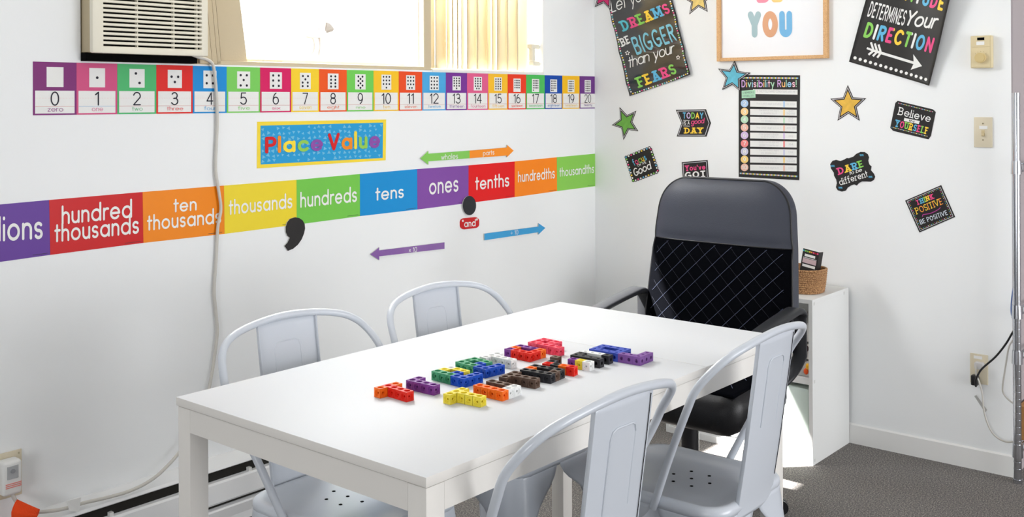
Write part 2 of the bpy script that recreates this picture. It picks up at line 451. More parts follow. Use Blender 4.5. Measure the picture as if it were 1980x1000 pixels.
def stroke_glyphs(string, w, serif=False, shear=0.0, gap=.17):
    key = (string, w, serif, shear, gap)
    if key in _st: return _st[key]
    D = stroke_defs(w, serif); vs, fs, ends = [], [], []
    x = 0.0; h = w/2
    for ch in string:
        if ch == ' ': x += .55; continue
        strokes, wd = D[ch]
        for st in split_corners(strokes):
            pts = [(p[0]+x+shear*p[1], p[1]) for p in st]
            fine = [pts[0]]
            for a, b in zip(pts[:-1], pts[1:]):
                m_ = max(1, int(math.hypot(b[0]-a[0], b[1]-a[1])/.2))
                fine += [(a[0]+(b[0]-a[0])*q_/m_, a[1]+(b[1]-a[1])*q_/m_) for q_ in range(1, m_+1)]
            pts = fine
            closed = math.hypot(pts[0][0]-pts[-1][0], pts[0][1]-pts[-1][1]) < 1e-4
            if closed: pts = pts[:-1]
            pts = [p for k, p in enumerate(pts) if k == 0 or math.hypot(p[0]-pts[k-1][0], p[1]-pts[k-1][1]) > 1e-5]
            n = len(pts); Lf, Rg = [], []
            dz = (len(fs) % 97)*1.2e-6
            for k in range(n):
                a = pts[k-1] if (k or closed) else None
                b = pts[(k+1) % n] if (k < n-1 or closed) else None
                dirs = []
                if a: dirs.append((pts[k][0]-a[0], pts[k][1]-a[1]))
                if b: dirs.append((b[0]-pts[k][0], b[1]-pts[k][1]))
                dirs = [(q_[0]/math.hypot(*q_), q_[1]/math.hypot(*q_)) for q_ in dirs]
                tx, ty = sum(q_[0] for q_ in dirs), sum(q_[1] for q_ in dirs); L = math.hypot(tx, ty)
                tx, ty = tx/L, ty/L
                m_ = h/max(.45, tx*dirs[0][0]+ty*dirs[0][1])
                Lf.append((pts[k][0]-ty*m_, pts[k][1]+tx*m_, dz)); Rg.append((pts[k][0]+ty*m_, pts[k][1]-tx*m_, dz))
            i0 = len(vs); vs += Lf+Rg
            for k in range(n if closed else n-1):
                k2 = (k+1) % n; fs.append((i0+k, i0+k2, i0+n+k2, i0+n+k))
            if not closed:
                for (k, sg) in ((0, -1), (n-1, 1)):
                    o_ = pts[1] if k == 0 else pts[n-2]
                    a_ = math.atan2(pts[k][1]-o_[1], pts[k][0]-o_[0])
                    i1 = len(vs); vs += [(pts[k][0]+h*math.cos(a_-PI/2+PI*q_/8), pts[k][1]+h*math.sin(a_-PI/2+PI*q_/8), dz) for q_ in range(9)]
                    fs.append(tuple(range(i1, i1+9)))
        x += wd; ends.append(x-.02+shear*.5); x += gap
    _st[key] = (vs, fs, ends)
    return _st[key]

class Sheet:
    """a printed sheet lying on a wall; every point is given where it lies on the wall"""
    def __init__(s, wall, base=0.0, step=0.0004, off=0.0):
        s.bm = bmesh.new(); s.mats = []; s.wall = wall; s.base = base; s.step = step; s.off = off
        s.quad = None; s.disp = None; s.nrm = Vector((0, -1, 0)) if wall == 'A' else Vector((-1, 0, 0))
    def mi(s, m):
        if m not in s.mats: s.mats.append(m)
        return s.mats.index(m)
    def P(s, p, w=0.0):
        q = onA(p[0], p[1], -s.off) if s.wall == 'A' else onB(p[0], p[1], -s.off)
        return q + s.nrm*(w + (s.disp(p) if s.disp else 0))
    def W(s, layer): return s.base + s.step*layer
    def poly(s, pts, m, layer):
        vs = [s.bm.verts.new(s.P(p, s.W(layer))) for p in pts]
        f = s.bm.faces.new(vs); f.material_index = s.mi(m)
        f.normal_update()
        if f.normal.dot(s.nrm) < 0: f.normal_flip()
    def body(s, pts, m, side=None):
        """the sheet itself, with its thickness back to the wall side"""
        s.quad = pts if len(pts) == 4 else s.quad
        n = len(pts)
        A = [s.bm.verts.new(s.P(p, s.base)) for p in pts]
        B = [s.bm.verts.new(s.P(p, s.base)-s.nrm*min(s.base-0.0001, 0.004)) for p in pts]
        f = s.bm.faces.new(A); f.material_index = s.mi(m); f.normal_update()
        if f.normal.dot(s.nrm) < 0: f.normal_flip()
        k = s.mi(side or m)
        for i in range(n):
            s.bm.faces.new((A[i], A[(i+1) % n], B[(i+1) % n], B[i])).material_index = k
        f = s.bm.faces.new(B); f.material_index = k
    def body_grid(s, pts, m, nu=26, nv=34):
        s.quad = pts; k = s.mi(m)
        F = [[s.bm.verts.new(s.P(s.q(i/nu, j/nv), s.base)) for i in range(nu+1)] for j in range(nv+1)]
        B = [[s.bm.verts.new(s.P(s.q(i/nu, j/nv), s.base-.0008)) for i in range(nu+1)] for j in range(nv+1)]
        for j in range(nv):
            for i in range(nu):
                f = s.bm.faces.new((F[j][i], F[j][i+1], F[j+1][i+1], F[j+1][i])); f.material_index = k; f.smooth = True
                f.normal_update()
                if f.normal.dot(s.nrm) < 0: f.normal_flip()
                f = s.bm.faces.new((B[j][i], B[j+1][i], B[j+1][i+1], B[j][i+1])); f.material_index = k
        ring_ = [(0, i) for i in range(nu)]+[(j, nu) for j in range(nv)]+[(nv, nu-i) for i in range(nu)]+[(nv-j, 0) for j in range(nv)]
        for a, b in zip(ring_, ring_[1:]+ring_[:1]):
            s.bm.faces.new((F[a[0]][a[1]], F[b[0]][b[1]], B[b[0]][b[1]], B[a[0]][a[1]])).material_index = k
    def q(s, u, v, quad=None):
        TL, TR, BR, BL = quad or s.quad
        x = (1-u)*(1-v)*BL[0]+u*(1-v)*BR[0]+u*v*TR[0]+(1-u)*v*TL[0]
        y = (1-u)*(1-v)*BL[1]+u*(1-v)*BR[1]+u*v*TR[1]+(1-u)*v*TL[1]
        return (x, y)
    def rect(s, u0, v0, u1, v1, m, layer):
        s.poly([s.q(u0, v1), s.q(u1, v1), s.q(u1, v0), s.q(u0, v0)], m, layer)
    def disc(s, c, r, m, layer, n=14, asp=1.0):
        s.poly([(c[0]+r*asp*math.cos(2*PI*k/n), c[1]+r*math.sin(2*PI*k/n)) for k in range(n)], m, layer)
    def line(s, pts, wd, m, layer):
        for a, b in zip(pts[:-1], pts[1:]):
            dx, dy = b[0]-a[0], b[1]-a[1]; L = math.hypot(dx, dy) or 1
            nx, ny = -dy/L*wd/2, dx/L*wd/2
            s.poly([(a[0]+nx, a[1]+ny), (b[0]+nx, b[1]+ny), (b[0]-nx, b[1]-ny), (a[0]-nx, a[1]-ny)], m, layer)
    def text(s, string, p0, p1, h, mats, layer=3, bold=0.02, shear=0.0, spacing=1.0, up=None, stroke=None, serif=False, gap=.17):
        """baseline-left p0, baseline-right p1, height h, all on the wall"""
        stroke = stroke or .12+2.3*bold
        vs, fs, sends = stroke_glyphs(string, stroke, serif, shear, gap)
        if not vs: return
        x0 = min(v[0] for v in vs); x1 = max(v[0] for v in vs); y0 = min(v[1] for v in vs); y1 = max(v[1] for v in vs)
        dx, dy = p1[0]-p0[0], p1[1]-p0[1]; L = math.hypot(dx, dy)
        ux, uy = up if up else (dy/L, -dx/L)
        if uy > 0: ux, uy = -ux, -uy
        bv = []
        for v in vs:
            a = (v[0]-x0)/(x1-x0); b = (v[1]-y0)/(y1-y0)
            bv.append(s.bm.verts.new(s.P((p0[0]+dx*a+ux*h*b, p0[1]+dy*a+uy*h*b), s.W(layer)+(v[2]*3 if stroke else 0))))
        ends = sends
        for f in fs:
            try: nf = s.bm.faces.new([bv[i] for i in f])
            except ValueError: continue
            if isinstance(mats, (list, tuple)):
                cx = sum(vs[i][0] for i in f)/len(f); k = 0
                while k < len(ends)-1 and cx > ends[k]+0.005: k += 1
                nf.material_index = s.mi(mats[k % len(mats)])
            else:
                nf.material_index = s.mi(mats)
            nf.normal_update()
            if nf.normal.dot(s.nrm) < 0: nf.normal_flip()
    def done(s, name, label, cat, group=None):
        c = sum((v.co for v in s.bm.verts), Vector())/len(s.bm.verts)
        o = finish(name, s.bm, s.mats, loc=c, recalc=False)
        return tag(o, label, cat, group)

# ================================================================== THE ROOM
X0, Y0, H = -7.6, -7.0, 2.80        # far ends of the room behind the camera
WX0, WX1, WZ0, WZ1 = -2.60, -0.40, 1.522, 2.62
TW = 0.16
bm = bmesh.new(); box(bm, X0, 1.3, Y0, 0.0, -0.1, 0.0); struct('floor', bm, M_CARPET)
bm = bmesh.new(); box(bm, X0, 1.3, Y0, 0.0, H, H+0.1); struct('ceiling', bm, M_CEIL)
bm = bmesh.new()
box(bm, X0, WX0, 0, TW, -0.1, H+0.1); box(bm, WX1, 1.3, 0, TW, -0.1, H+0.1)
box(bm, WX0, WX1, 0, TW, -0.1, WZ0); box(bm, WX0, WX1, 0, TW, WZ1, H+0.1)
struct('wall_left', bm, M_WALL)
bm = bmesh.new(); box(bm, 0, 0.12, -1.887, 0, 0, H)
o = struct('wall_back', bm, M_WALL)
# grey return face of the wall end and the recess beyond it
bm = bmesh.new(); box(bm, 0.004, 1.2, -1.893, -1.887, 0, H); struct('wall_recess', bm, M_GREYWALL)
bm = bmesh.new(); box(bm, 1.2, 1.3, Y0, 0, 0, H); struct('wall_far', bm, M_GREYWALL)
bm = bmesh.new(); box(bm, X0-0.1, X0, Y0, 0, 0, H); struct('wall_front', bm, M_WALL)
bm = bmesh.new(); box(bm, X0, 1.3, Y0-0.1, Y0, 0, H); struct('wall_right', bm, M_WALL)
# baseboard along the back wall, wrapping its end
bm = bmesh.new()
prof = [(0, 0), (0, 0.078), (-0.004, 0.08), (-0.010, 0.074), (-0.012, 0.0)]
A = [bm.verts.new((y, -1.90, z)) for y, z in prof]; B = [bm.verts.new((y, 0, z)) for y, z in prof]
for i in range(len(prof)): bm.faces.new((A[i], A[(i+1) % 5], B[(i+1) % 5], B[i]))
bm.faces.new(A); bm.faces.new(B[::-1])
struct('baseboard_back', bm, M_TRIM)

# ---- window in the left wall
# sliding window frame: outer frame, track rail, glass
bm = bmesh.new()
for a in ((WX0, WX1, 0.115, 0.155, WZ0, WZ0+0.03), (WX0, WX1, 0.115, 0.155, WZ1-0.04, WZ1), (WX0, WX0+0.04, 0.113, 0.154, WZ0+.001, WZ1-.001), (WX1-0.04, WX1-.0005, 0.113, 0.154, WZ0+.001, WZ1-.001), (-1.13, -1.09, 0.113, 0.154, WZ0+.001, WZ1-.001)):
    box(bm, *a, bevel=0.003)
wf = struct('window_1', bm, M_BEIGE)
bm = bmesh.new(); box(bm, WX0+0.04, WX1-0.04, 0.133, 0.137, WZ0+0.03, WZ1-0.04); struct('window_pane', bm, M_GLASS, wf)
# inner storm frame with stacked tracks
bm = bmesh.new()
yA, yB = 0.004, 0.022
pts_l, pts_r = -2.03, -1.125
box(bm, pts_l-0.55, pts_r, yA, yB, WZ0, WZ0+0.014, bevel=0.002)
for k in range(3):
    box(bm, pts_l-0.5, pts_r-0.03, 0.032+k*0.025, 0.037+k*0.025, WZ0, WZ0+0.018+0.002*k)
box(bm, pts_l-0.5, pts_r-0.005, 0.022, 0.114, WZ0-0.0005, WZ0+0.005)
box(bm, pts_r-0.042, pts_r+.001, yA-.0012, 0.031, WZ0+.0006, WZ1, bevel=0.002)
box(bm, pts_r-0.045, pts_r-0.02, 0.03, 0.114, WZ0+0.005, WZ1)
struct('window_track', bm, M_BEIGE, wf)
bm = bmesh.new(); box(bm, -1.90, -1.82, 0.062, 0.072, WZ0+0.012, WZ0+0.022); box(bm, -1.98, -1.91, 0.045, 0.055, WZ0+0.012, WZ0+0.020)
struct('track_latch', bm, mat((96, 88, 72), 0.6), wf)
# sill board
bm = bmesh.new(); box(bm, pts_r+0.002, WX1-0.0005, -0.004, 0.114, WZ0-0.006, WZ0+0.004); struct('trim_1', bm, M_TRIM)
# ground outside
bm = bmesh.new(); box(bm, -8, 5, TW+0.001, 9, 0.35, 0.4); o = struct('floor_outside', bm, mat((190, 188, 182), 0.95, var=0.1, bscale=3))

# pale building across the yard, washed out by daylight
bm = bmesh.new(); box(bm, -6, 14, 5.0, 5.2, 0.4, 4.2); struct('wall_outside', bm, mat((244, 242, 238), .9))
def yard(u, v): return onA(u, v, 4.96)
um = thing('utility_meter', 'faint washed out meter and pipe on the building outside the window', 'meter', yard(600, 90))
bm = bmesh.new(); tube(bm, [yard(624, -60), yard(624, 62), yard(623, 108)], .035, 10); finish('pipe', rel(bm, um), mat((206, 196, 186), .7), um, smooth=50)
bm = bmesh.new(); tube(bm, [yard(625, 52), yard(634, 54), yard(643, 57)], [.055, .05, .02], 8); finish('bracket', rel(bm, um), mat((120, 112, 104), .8), um)
bm = bmesh.new(); c_ = yard(599, 88); R0 = (yard(613, 88)-c_).length
tube(bm, [c_+Vector((R0*math.cos(2*PI*k/28), 0, R0*1.25*math.sin(2*PI*k/28))) for k in range(28)], .025, 8, closed=True); finish('meter_rim', rel(bm, um), mat((196, 182, 170), .7), um, smooth=50)
bm = bmesh.new(); a_, b_ = yard(588, 68), yard(614, 62); box(bm, a_.x, b_.x, 4.90, 4.99, a_.z-.02, b_.z+.02, bevel=.01); finish('meter_cap', rel(bm, um), mat((190, 176, 164), .7), um)
bm = bmesh.new()
tube(bm, spline([yard(440, 27), yard(515, 29), yard(527, 34), yard(531, 46), yard(531, 180)], 6), .02, 6)
o = finish('door_trim', bm, mat((206, 186, 166), .7), smooth=50, loc=yard(531, 90)); tag(o, 'faint rounded door outline on the building outside the window', 'trim')

# vertical blinds bunched at the right of the window
bl = thing('vertical_blind', 'cream vertical blind slats bunched beside the window frame', 'blind', (-0.75, 0.07, WZ0+0.01))
bm = bmesh.new(); box(bm, -0.40, 0.34, -0.02, 0.02, WZ1-WZ0-0.05, WZ1-WZ0-0.012, bevel=0.003); finish('head_rail', bm, M_CREAM, bl)
xs = [(-0.335, 8), (-0.262, 12), (-0.215, 38), (-0.185, 44), (-0.155, 44), (-0.125, 36), (-0.07, 12), (-0.005, 8), (0.045, 34), (0.075, 30), (0.13, 6), (0.20, 4), (0.27, 3)]  # rightmost slats added to keep sun off the back wall
for x, a in xs:
    bm = bmesh.new(); n = 7; hw = 0.042
    a = math.radians(a)
    ring = []
    for k in range(n):
        t = -hw+2*hw*k/(n-1); b = 0.006*(1-(t/hw)**2)
        ring.append((x+t*math.cos(a)-b*math.sin(a), -0.008+t*math.sin(a)*0.9+b*math.cos(a)-0.004))
    A = [bm.verts.new((p[0], p[1], 0.002)) for p in ring]; B = [bm.verts.new((p[0], p[1], WZ1-WZ0-0.05)) for p in ring]
    for k in range(n-1): bm.faces.new((A[k], A[k+1], B[k+1], B[k]))
    o = finish('slat', bm, M_BLIND, bl, smooth=60)
    sm = o.modifiers.new('thick', 'SOLIDIFY'); sm.thickness = 0.0008
# latch handle on the right window jamb
bm = bmesh.new(); box(bm, -0.452, -0.430, 0.02, 0.045, 1.575, 1.64, bevel=0.006); box(bm, -0.457, -0.40, 0.018, 0.05, 1.632, 1.655, bevel=0.006)
box(bm, -0.448, -0.40, 0.018, 0.05, 1.555, 1.577, bevel=0.005)
struct('window_handle', bm, M_CREAM, wf)

# ================================================================== AIR CONDITIONER
ac = thing('air_conditioner', 'cream window air conditioner with slotted front grille', 'air conditioner', (-2.4, -0.03, 1.545))
bm = bmesh.new(); box(bm, -2.595, -2.215, -0.045, 0.22, 1.547, 1.93, bevel=0.004); finish('casing', rel(bm, ac), mat((190, 176, 146), 0.5), ac, smooth=40)
bm = bmesh.new()
gx0, gx1, gz0, gz1 = -2.598, -2.208, 1.545, 1.935
sx0, sx1 = -2.562, -2.232
nsl = 24; pz = 0.01365; z0s = 1.5665
gf = -0.066
box(bm, gx0, sx0, gf, -0.045, gz0, gz1, bevel=0.006); box(bm, sx1, gx1, gf, -0.045, gz0, gz1, bevel=0.004)
box(bm, sx0-0.008, sx1+0.004, gf, -0.045, gz0, z0s, bevel=0.004)
for k in range(nsl):
    z = z0s+0.0055+k*pz
    box(bm, sx0-0.006, sx1+0.004, gf+0.001, -0.050, z, z+pz-0.0055, bevel=0.0015, seg=1)
box(bm, sx0-0.008, sx1+0.004, gf, -0.045, z0s+0.0055+nsl*pz, gz1, bevel=0.004)
for fx in (0.335, 0.71, 0.96):
    xx = sx0+(sx1-sx0)*fx; box(bm, xx-0.0015, xx+0.0015, gf+0.006, -0.047, z0s, gz1-0.02)
finish('grille', rel(bm, ac), M_CREAM, ac, smooth=40)
bm = bmesh.new(); box(bm, sx0-0.004, sx1+0.002, -0.0465, -0.0455, z0s, gz1-0.02); finish('grille_backing', rel(bm, ac), M_DARK, ac)
bm = bmesh.new(); box(bm, -2.60, -2.225, -0.03, 0.02, 1.523, 1.5455); finish('gap_shade', rel(bm, ac), M_DARK, ac)  # dark block stands in for the shade of the gap below the unit
# accordion side panel filling the gap right of the unit
ap = thing('accordion_panel', 'beige pleated side panel right of the air conditioner', 'panel', (-2.1, 0.02, 1.526))
for i, (a, b, ya, yb) in enumerate([(-2.2065, -2.160, -0.016, -0.002), (-2.158, -2.132, -0.004, 0.008), (-2.130, -2.112, 0.004, 0.014)]):
    bm = bmesh.new(); box(bm, a, b, ya, yb, 1.524, 1.95, bevel=0.002)
    for v in bm.verts: v.co.x -= (v.co.z-1.524)*0.10
    pl_ = finish('pleat', rel(bm, ap), M_BEIGE, ap)
    bm = bmesh.new(); box(bm, b-.0006, b+.0012, ya+.001, yb, 1.524, 1.95)
    for v in bm.verts: v.co.x -= (v.co.z-1.524)*0.10
    finish('fold_line', rel(bm, ap), mat((120, 104, 78), .8), pl_)
bm = bmesh.new(); box(bm, -2.115, -2.0, 0.018, 0.024, 1.536, 1.95)
for v in bm.verts: v.co.x -= (v.co.z-1.536)*0.14
finish('pleat', rel(bm, ap), M_BEIGE, ap)

# cord hanging from the unit down to the outlet at the left
pc = thing('power_cord', 'long grey cord hanging from the air conditioner to the left outlet', 'cord', (-2.15, -0.03, 0.3))
bm = bmesh.new()
px = [(372, 106, .055), (385, 111, .04), (400, 115, .03), (411, 124, .02), (415, 145, .014), (418, 178, .012), (420, 235, .010), (418, 285, .009), (417, 330, .010), (423, 370, .012), (427, 405, .012),
      (421, 440, .010), (418, 500, .009), (414, 560, .010), (417, 600, .010), (420, 640, .012), (416, 680, .012), (410, 720, .014), (400, 770, .02), (385, 815, .03), (352, 868, .045),
      (320, 905, .055), (290, 930, .06), (250, 950, .062), (205, 963, .062), (165, 972, .060), (120, 985, .055), (75, 990, .05), (45, 985, .045), (30, 968, .04), (22, 952, .035)]
P3 = [onA(u, v, -y) for u, v, y in px]
tube(bm, spline(P3, 5), 0.0052, 10)
finish('cable', rel(bm, pc), M_CORD, pc, smooth=60)
bm = bmesh.new(); a = onA(165, 972, -.066); b = onA(128, 968, -.066)
pl = [onA(129, 969, -.068), onA(157, 962, -.068), onA(153, 990, -.070), onA(134, 988, -.071)]
vs = [bm.verts.new(p) for p in pl]; bm.faces.new(vs)
o = finish('cord_label', rel(bm, pc), M_PAPER, pc); s_ = o.modifiers.new('t', 'SOLIDIFY'); s_.thickness = 0.001
bm = bmesh.new(); box(bm, -2.853, -2.800, -0.050, -0.007, 0.316, 0.411, bevel=0.009, seg=3); q = finish('plug', rel(bm, pc), M_WHITEPL, pc, smooth=50)
bm = bmesh.new(); box(bm, -2.842, -2.811, -0.0515, -0.049, 0.362, 0.398, bevel=0.001); finish('test_button_panel', rel(bm, pc), mat((176, 178, 180), 0.5), q)
q.select_set(False)
bm = bmesh.new(); cyl(bm, (0, 0), 0.006, 0, 0.003, 16)
for v in bm.verts: v.co = Vector((-2.827+v.co.x, -0.0515-v.co.z, 0.384+v.co.y))
finish('button', rel(bm, pc), mat((150, 152, 156), 0.4), q)
bm = bmesh.new()
for k in range(3): box(bm, -2.846, -2.803, -0.0508, -0.0496, 0.348-k*0.005, 0.3505-k*0.005)
finish('warning_print', rel(bm, pc), mat((222, 130, 120), 0.6), q)

# outlet behind that plug
ol = thing('outlet_plate', 'ivory outlet plate at the lower left behind the plug', 'outlet', (-2.83, 0, 0.36))
bm = bmesh.new(); box(bm, -2.90, -2.781, -0.006, 0.0, 0.296, 0.424, bevel=0.002); finish('plate', rel(bm, ol), M_IVORY2, ol, smooth=40)
bm = bmesh.new(); cyl(bm, (0, 0), 0.003, 0, 0.002, 10)
for v in bm.verts: v.co = Vector((-2.79+v.co.x*0.8, -0.006-v.co.z, 0.415+v.co.y))
finish('screw', rel(bm, ol), mat((190, 180, 150), 0.4), ol)

# orange webbing strap over the cord
bm = bmesh.new()
ta, tb = onA(34, 966, -.06), onA(77, 985, -.072)
path = [onA(22, 1004, -.085), onA(24, 985, -.08), onA(33, 966, -.062), onA(36, 975, -.04)]
path2 = [onA(72, 1006, -.09), onA(74, 996, -.085), onA(77, 985, -.075), onA(70, 990, -.05)]
sA, sB = spline([path[0]-Vector((0, 0, .12))]+path, 5), spline([path2[0]-Vector((0, 0, .12))]+path2, 5)
R_ = []
for a, b in zip(sA, sB):
    R_.append([bm.verts.new(a.lerp(b, k/6)+Vector((0, -0.004*math.sin(PI*k/6), 0))) for k in range(7)])
for i in range(len(R_)-1):
    for k in range(6): bm.faces.new((R_[i][k], R_[i][k+1], R_[i+1][k+1], R_[i+1][k]))
o = finish('webbing_strap', bm, mat((246, 78, 26), 0.85, bump=0.5, bscale=300, aniso=(1, 1, 0.1)), smooth=60, loc=(ta+tb)/2)
s_ = o.modifiers.new('t', 'SOLIDIFY'); s_.thickness = 0.002
tag(o, 'orange webbing strap folded over the cord at the lower left', 'strap')

# ================================================================== BASEBOARD HEATER
ht = thing('baseboard_heater', 'long white baseboard heater with dark slot under the number wall', 'heater', (-1.6, -0.03, 0))
hx0, hx1 = -2.9, -0.02
bm = bmesh.new()
extrude_profile(bm, [(0, 0.03), (0, 0.236), (-0.012, 0.236), (-0.060, 0.219), (-0.066, 0.212), (-0.064, 0.209), (-0.056, 0.213), (-0.008, 0.228), (-0.008, 0.03)], hx0, hx1)
finish('cover', rel(bm, ht), M_HEAT, ht)
bm = bmesh.new(); box(bm, hx0, hx1, -0.050, -0.009, 0.06, 0.205); finish('fin_core', rel(bm, ht), mat((34, 32, 28), 0.6), ht)
bm = bmesh.new()
extrude_profile(bm, [(-0.052, 0.176), (-0.066, 0.174), (-0.070, 0.168), (-0.070, 0.108), (-0.062, 0.100), (-0.052, 0.100)], hx0, hx1)
finish('front_panel', rel(bm, ht), M_HEAT, ht)
bm = bmesh.new()
extrude_profile(bm, [(-0.050, 0.088), (-0.066, 0.085), (-0.069, 0.08), (-0.058, 0.045), (-0.058, 0.02), (-0.050, 0.02)], hx0, hx1)
finish('bottom_rail', rel(bm, ht), M_HEAT, ht)
for x in (-2.55, -2.06, -1.5, -1.0):
    bm = bmesh.new(); box(bm, x, x+0.012, -0.064, -0.050, 0.163, 0.186); finish('damper_clip', rel(bm, ht), M_WHITEPL, ht)

# ================================================================== NUMBER LINE
us = [63.6, 147.7, 226.5, 302, 372.5, 438, 502.7, 562.7, 616.7, 670.3, 722, 770.8, 816.1, 861.8, 902.8, 943.8, 981.3, 1017, 1053, 1087, 1120.4, 1151.5]
ncol = [(122, 14, 110), (208, 72, 126), (70, 182, 108), (226, 22, 10), (0, 140, 216), (122, 206, 92), (216, 14, 96), (250, 212, 44), (241, 88, 22), (112, 206, 86),
        (250, 198, 34), (236, 76, 26), (72, 168, 226), (120, 48, 150), (226, 92, 140), (250, 192, 40), (236, 58, 26), (76, 190, 92), (0, 72, 172), (250, 192, 14), (110, 50, 136)]
cname = ['purple', 'pink', 'green', 'red', 'blue', 'light green', 'magenta', 'yellow', 'orange', 'light green', 'yellow', 'orange', 'sky blue', 'purple', 'pink', 'yellow', 'red', 'green', 'dark blue', 'yellow', 'purple']
words = 'zero one two three four five six seven eight nine ten eleven twelve thirteen fourteen fifteen sixteen seventeen eighteen nineteen twenty'.split()
def dots(n):
    if n == 0: return []
    if n == 1: return [(.5, .5)]
    if n == 2: return [(.42, .76), (.66, .25)]
    if n == 3: return [(.27, .62), (.73, .62), (.5, .33)]
    if n == 4: return [(.25, .73), (.72, .73), (.25, .28), (.72, .28)]
    if n == 5: return [(.27, .78), (.74, .78), (.5, .5), (.27, .18), (.74, .18)]
    if n == 6: return [(x, y) for x in (.27, .74) for y in (.8, .5, .18)]
    if n == 7: return [(.27, .8), (.74, .8), (.5, .6), (.25, .4), (.72, .4), (.25, .18), (.72, .18)]
    if n == 8: return [(x, y) for x in (.3, .7) for y in (.82, .6, .38, .17)]
    if n == 9: return [(.3, .84), (.7, .84), (.5, .69), (.3, .55), (.7, .55), (.5, .4), (.3, .26), (.7, .26), (.5, .11)]
    cols = 3 if n <= 15 else 4
    rows = 4 if n <= 12 else 5
    if n == 16: rows = 5
    out = []
    for k in range(n):
        r, c = divmod(k, cols)
        x = .2+.6*c/(cols-1)
        left = n - r*cols
        if left < cols and n <= 14: x = .5+(c-(left-1)/2)*.27
        out.append((x, .86-.72*r/(rows-1)))
    return out
strip_top = lambda u: 119 + (148-119)*(u-63.6)/(1152-63.6)
strip_bot = lambda u: 223 + (209.7-223)*(u-63.6)/(1152-63.6)
for n in range(21):
    a, b = us[n], us[n+1]-0.25
    s = Sheet('A', 0.0012)
    m = mat(ncol[n], 0.42, spec=0.5)
    s.body([(a, strip_top(a)), (b, strip_top(b)), (b, strip_bot(b)), (a, strip_bot(a))], m)
    s.rect(.045, .03, .955, .46, M_PAPER, 1)
    pu0, pu1, pv0, pv1 = (.31, .70, .53, .905)
    if n >= 16: pv0, pv1 = .50, .88
    s.rect(pu0, pv0, pu1, pv1, M_PAPER, 1)
    for (x, y) in dots(n):
        r = .034 if n < 10 else (.031 if n < 16 else .027)
        cu, cv = pu0+(pu1-pu0)*x, pv0+(pv1-pv0)*y
        s.poly([s.q(cu+r*1.0*math.cos(2*PI*k/10), cv+r*.80*math.sin(2*PI*k/10)) for k in range(10)], M_INK, 2)
    light_m = mat(tuple(int(c*0.75+236*0.25) for c in ncol[n]), 0.5)
    wide = .20 if n < 10 else .41
    if n == 1: wide = .10
    if n == 11: wide = .27
    if 11 < n < 20 or n == 10: wide = .37
    dg = str(n)
    c0 = .5
    s.text(dg, s.q(c0-wide/2, .175), s.q(c0+wide/2, .175), abs(s.q(.5, .175)[1]-s.q(.5, .445)[1]), M_INK, 3, stroke=.125)
    for k in range(13):
        s.rect(.07+k*.068, .316, .07+k*.068+.035, .320, mat((238, 190, 186), 0.5), 2)
    s.rect(.05, .158, .95, .164, mat((205, 120, 110) if n != 1 else (90, 150, 210), 0.5), 2)
    ww = min(.72, .085*len(words[n])+.02)
    hh = .085 if any(ch in 'bdfhklt' for ch in words[n]) else .065
    desc = .02 if any(ch in 'gyp' for ch in words[n]) else 0
    s.text(words[n], s.q(c0-ww/2+.01, .065-desc), s.q(c0+ww/2+.01, .065-desc), abs(s.q(.5, 0)[1]-s.q(.5, hh+desc)[1]), light_m, 3, stroke=.13)
    s.done('number_card', '%s number card reading %d %s in the number line' % (cname[n], n, words[n]), 'number card', 'number line cards under the window')

# ================================================================== PLACE VALUE STRIP
def alt(t): return t
K = [(-77, 402.5, -72, 516.5), (94.8, 386.8, 97, 493), (275.5, 371.4, 277, 469.8), (432.7, 359, 434, 452.3), (573.2, 347.9, 573.6, 434.4), (695.8, 336.6, 696, 418), (806.5, 327, 807, 405.2),
     (905.8, 319.8, 905.8, 392.6), (995, 312.3, 995, 381.2), (1076.4, 304.2, 1077, 369.6), (1150.8, 297.2, 1150.8, 360.1)]
pvc = [((98, 54, 152), 'purple'), ((204, 8, 14), 'red'), ((245, 138, 4), 'orange'), ((240, 216, 48), 'yellow'), ((118, 202, 78), 'green'), ((10, 144, 214), 'blue'), ((132, 76, 166), 'purple'), ((230, 8, 14), 'red'), ((255, 138, 12), 'orange'), ((138, 206, 84), 'light green')]
pvt = [[('millions', (-60, 471), (82, 462), 50)],
       [('hundred', (118.5, 434.5), (254.5, 421), 37), ('thousands', (104.5, 469), (268, 451.5), 37)],
       [('ten', (334.5, 411), (379.5, 407), 26), ('thousands', (283.5, 446.5), (427, 432), 31)],
       [('thousands', (441.5, 416), (564.5, 402.5), 30)],
       [('hundreds', (580, 402), (689.5, 390.5), 31)],
       [('tens', (725, 388.5), (780, 382.5), 25)],
       [('ones', (829, 377), (885.5, 370.5), 23)],
       [('tenths', (918, 368), (984, 360.5), 27)],
       [('hundredths', (1001, 353), (1072, 345), 22)],
       [('thousandths', (1081, 342), (1148, 334.5), 18)]]
pvl = ['purple place value card cut off by the left picture edge', 'red place value card reading hundred thousands', 'orange place value card reading ten thousands', 'yellow place value card reading thousands', 'green place value card reading hundreds', 'blue place value card reading tens', 'purple place value card reading ones', 'red place value card reading tenths', 'orange place value card reading hundredths', 'light green place value card reading thousandths beside the corner']
for i in range(10):
    a, b = K[i], K[i+1]
    s = Sheet('A', 0.0012)
    s.body([(a[0], a[1]), (b[0]-.3, b[1]), (b[2]-.3, b[3]), (a[2], a[3])], mat(pvc[i][0], 0.42))
    for t, p0, p1, h in pvt[i]:
        s.text(alt(t), p0, p1, h, M_WHITEINK, 2, up=(0, -1), stroke=.19)
    s.rect(.80, .035, .97, .043, mat((60, 50, 60), 0.6), 1)
    s.done('place_value_card', pvl[i], 'place value card', 'place value strip cards')

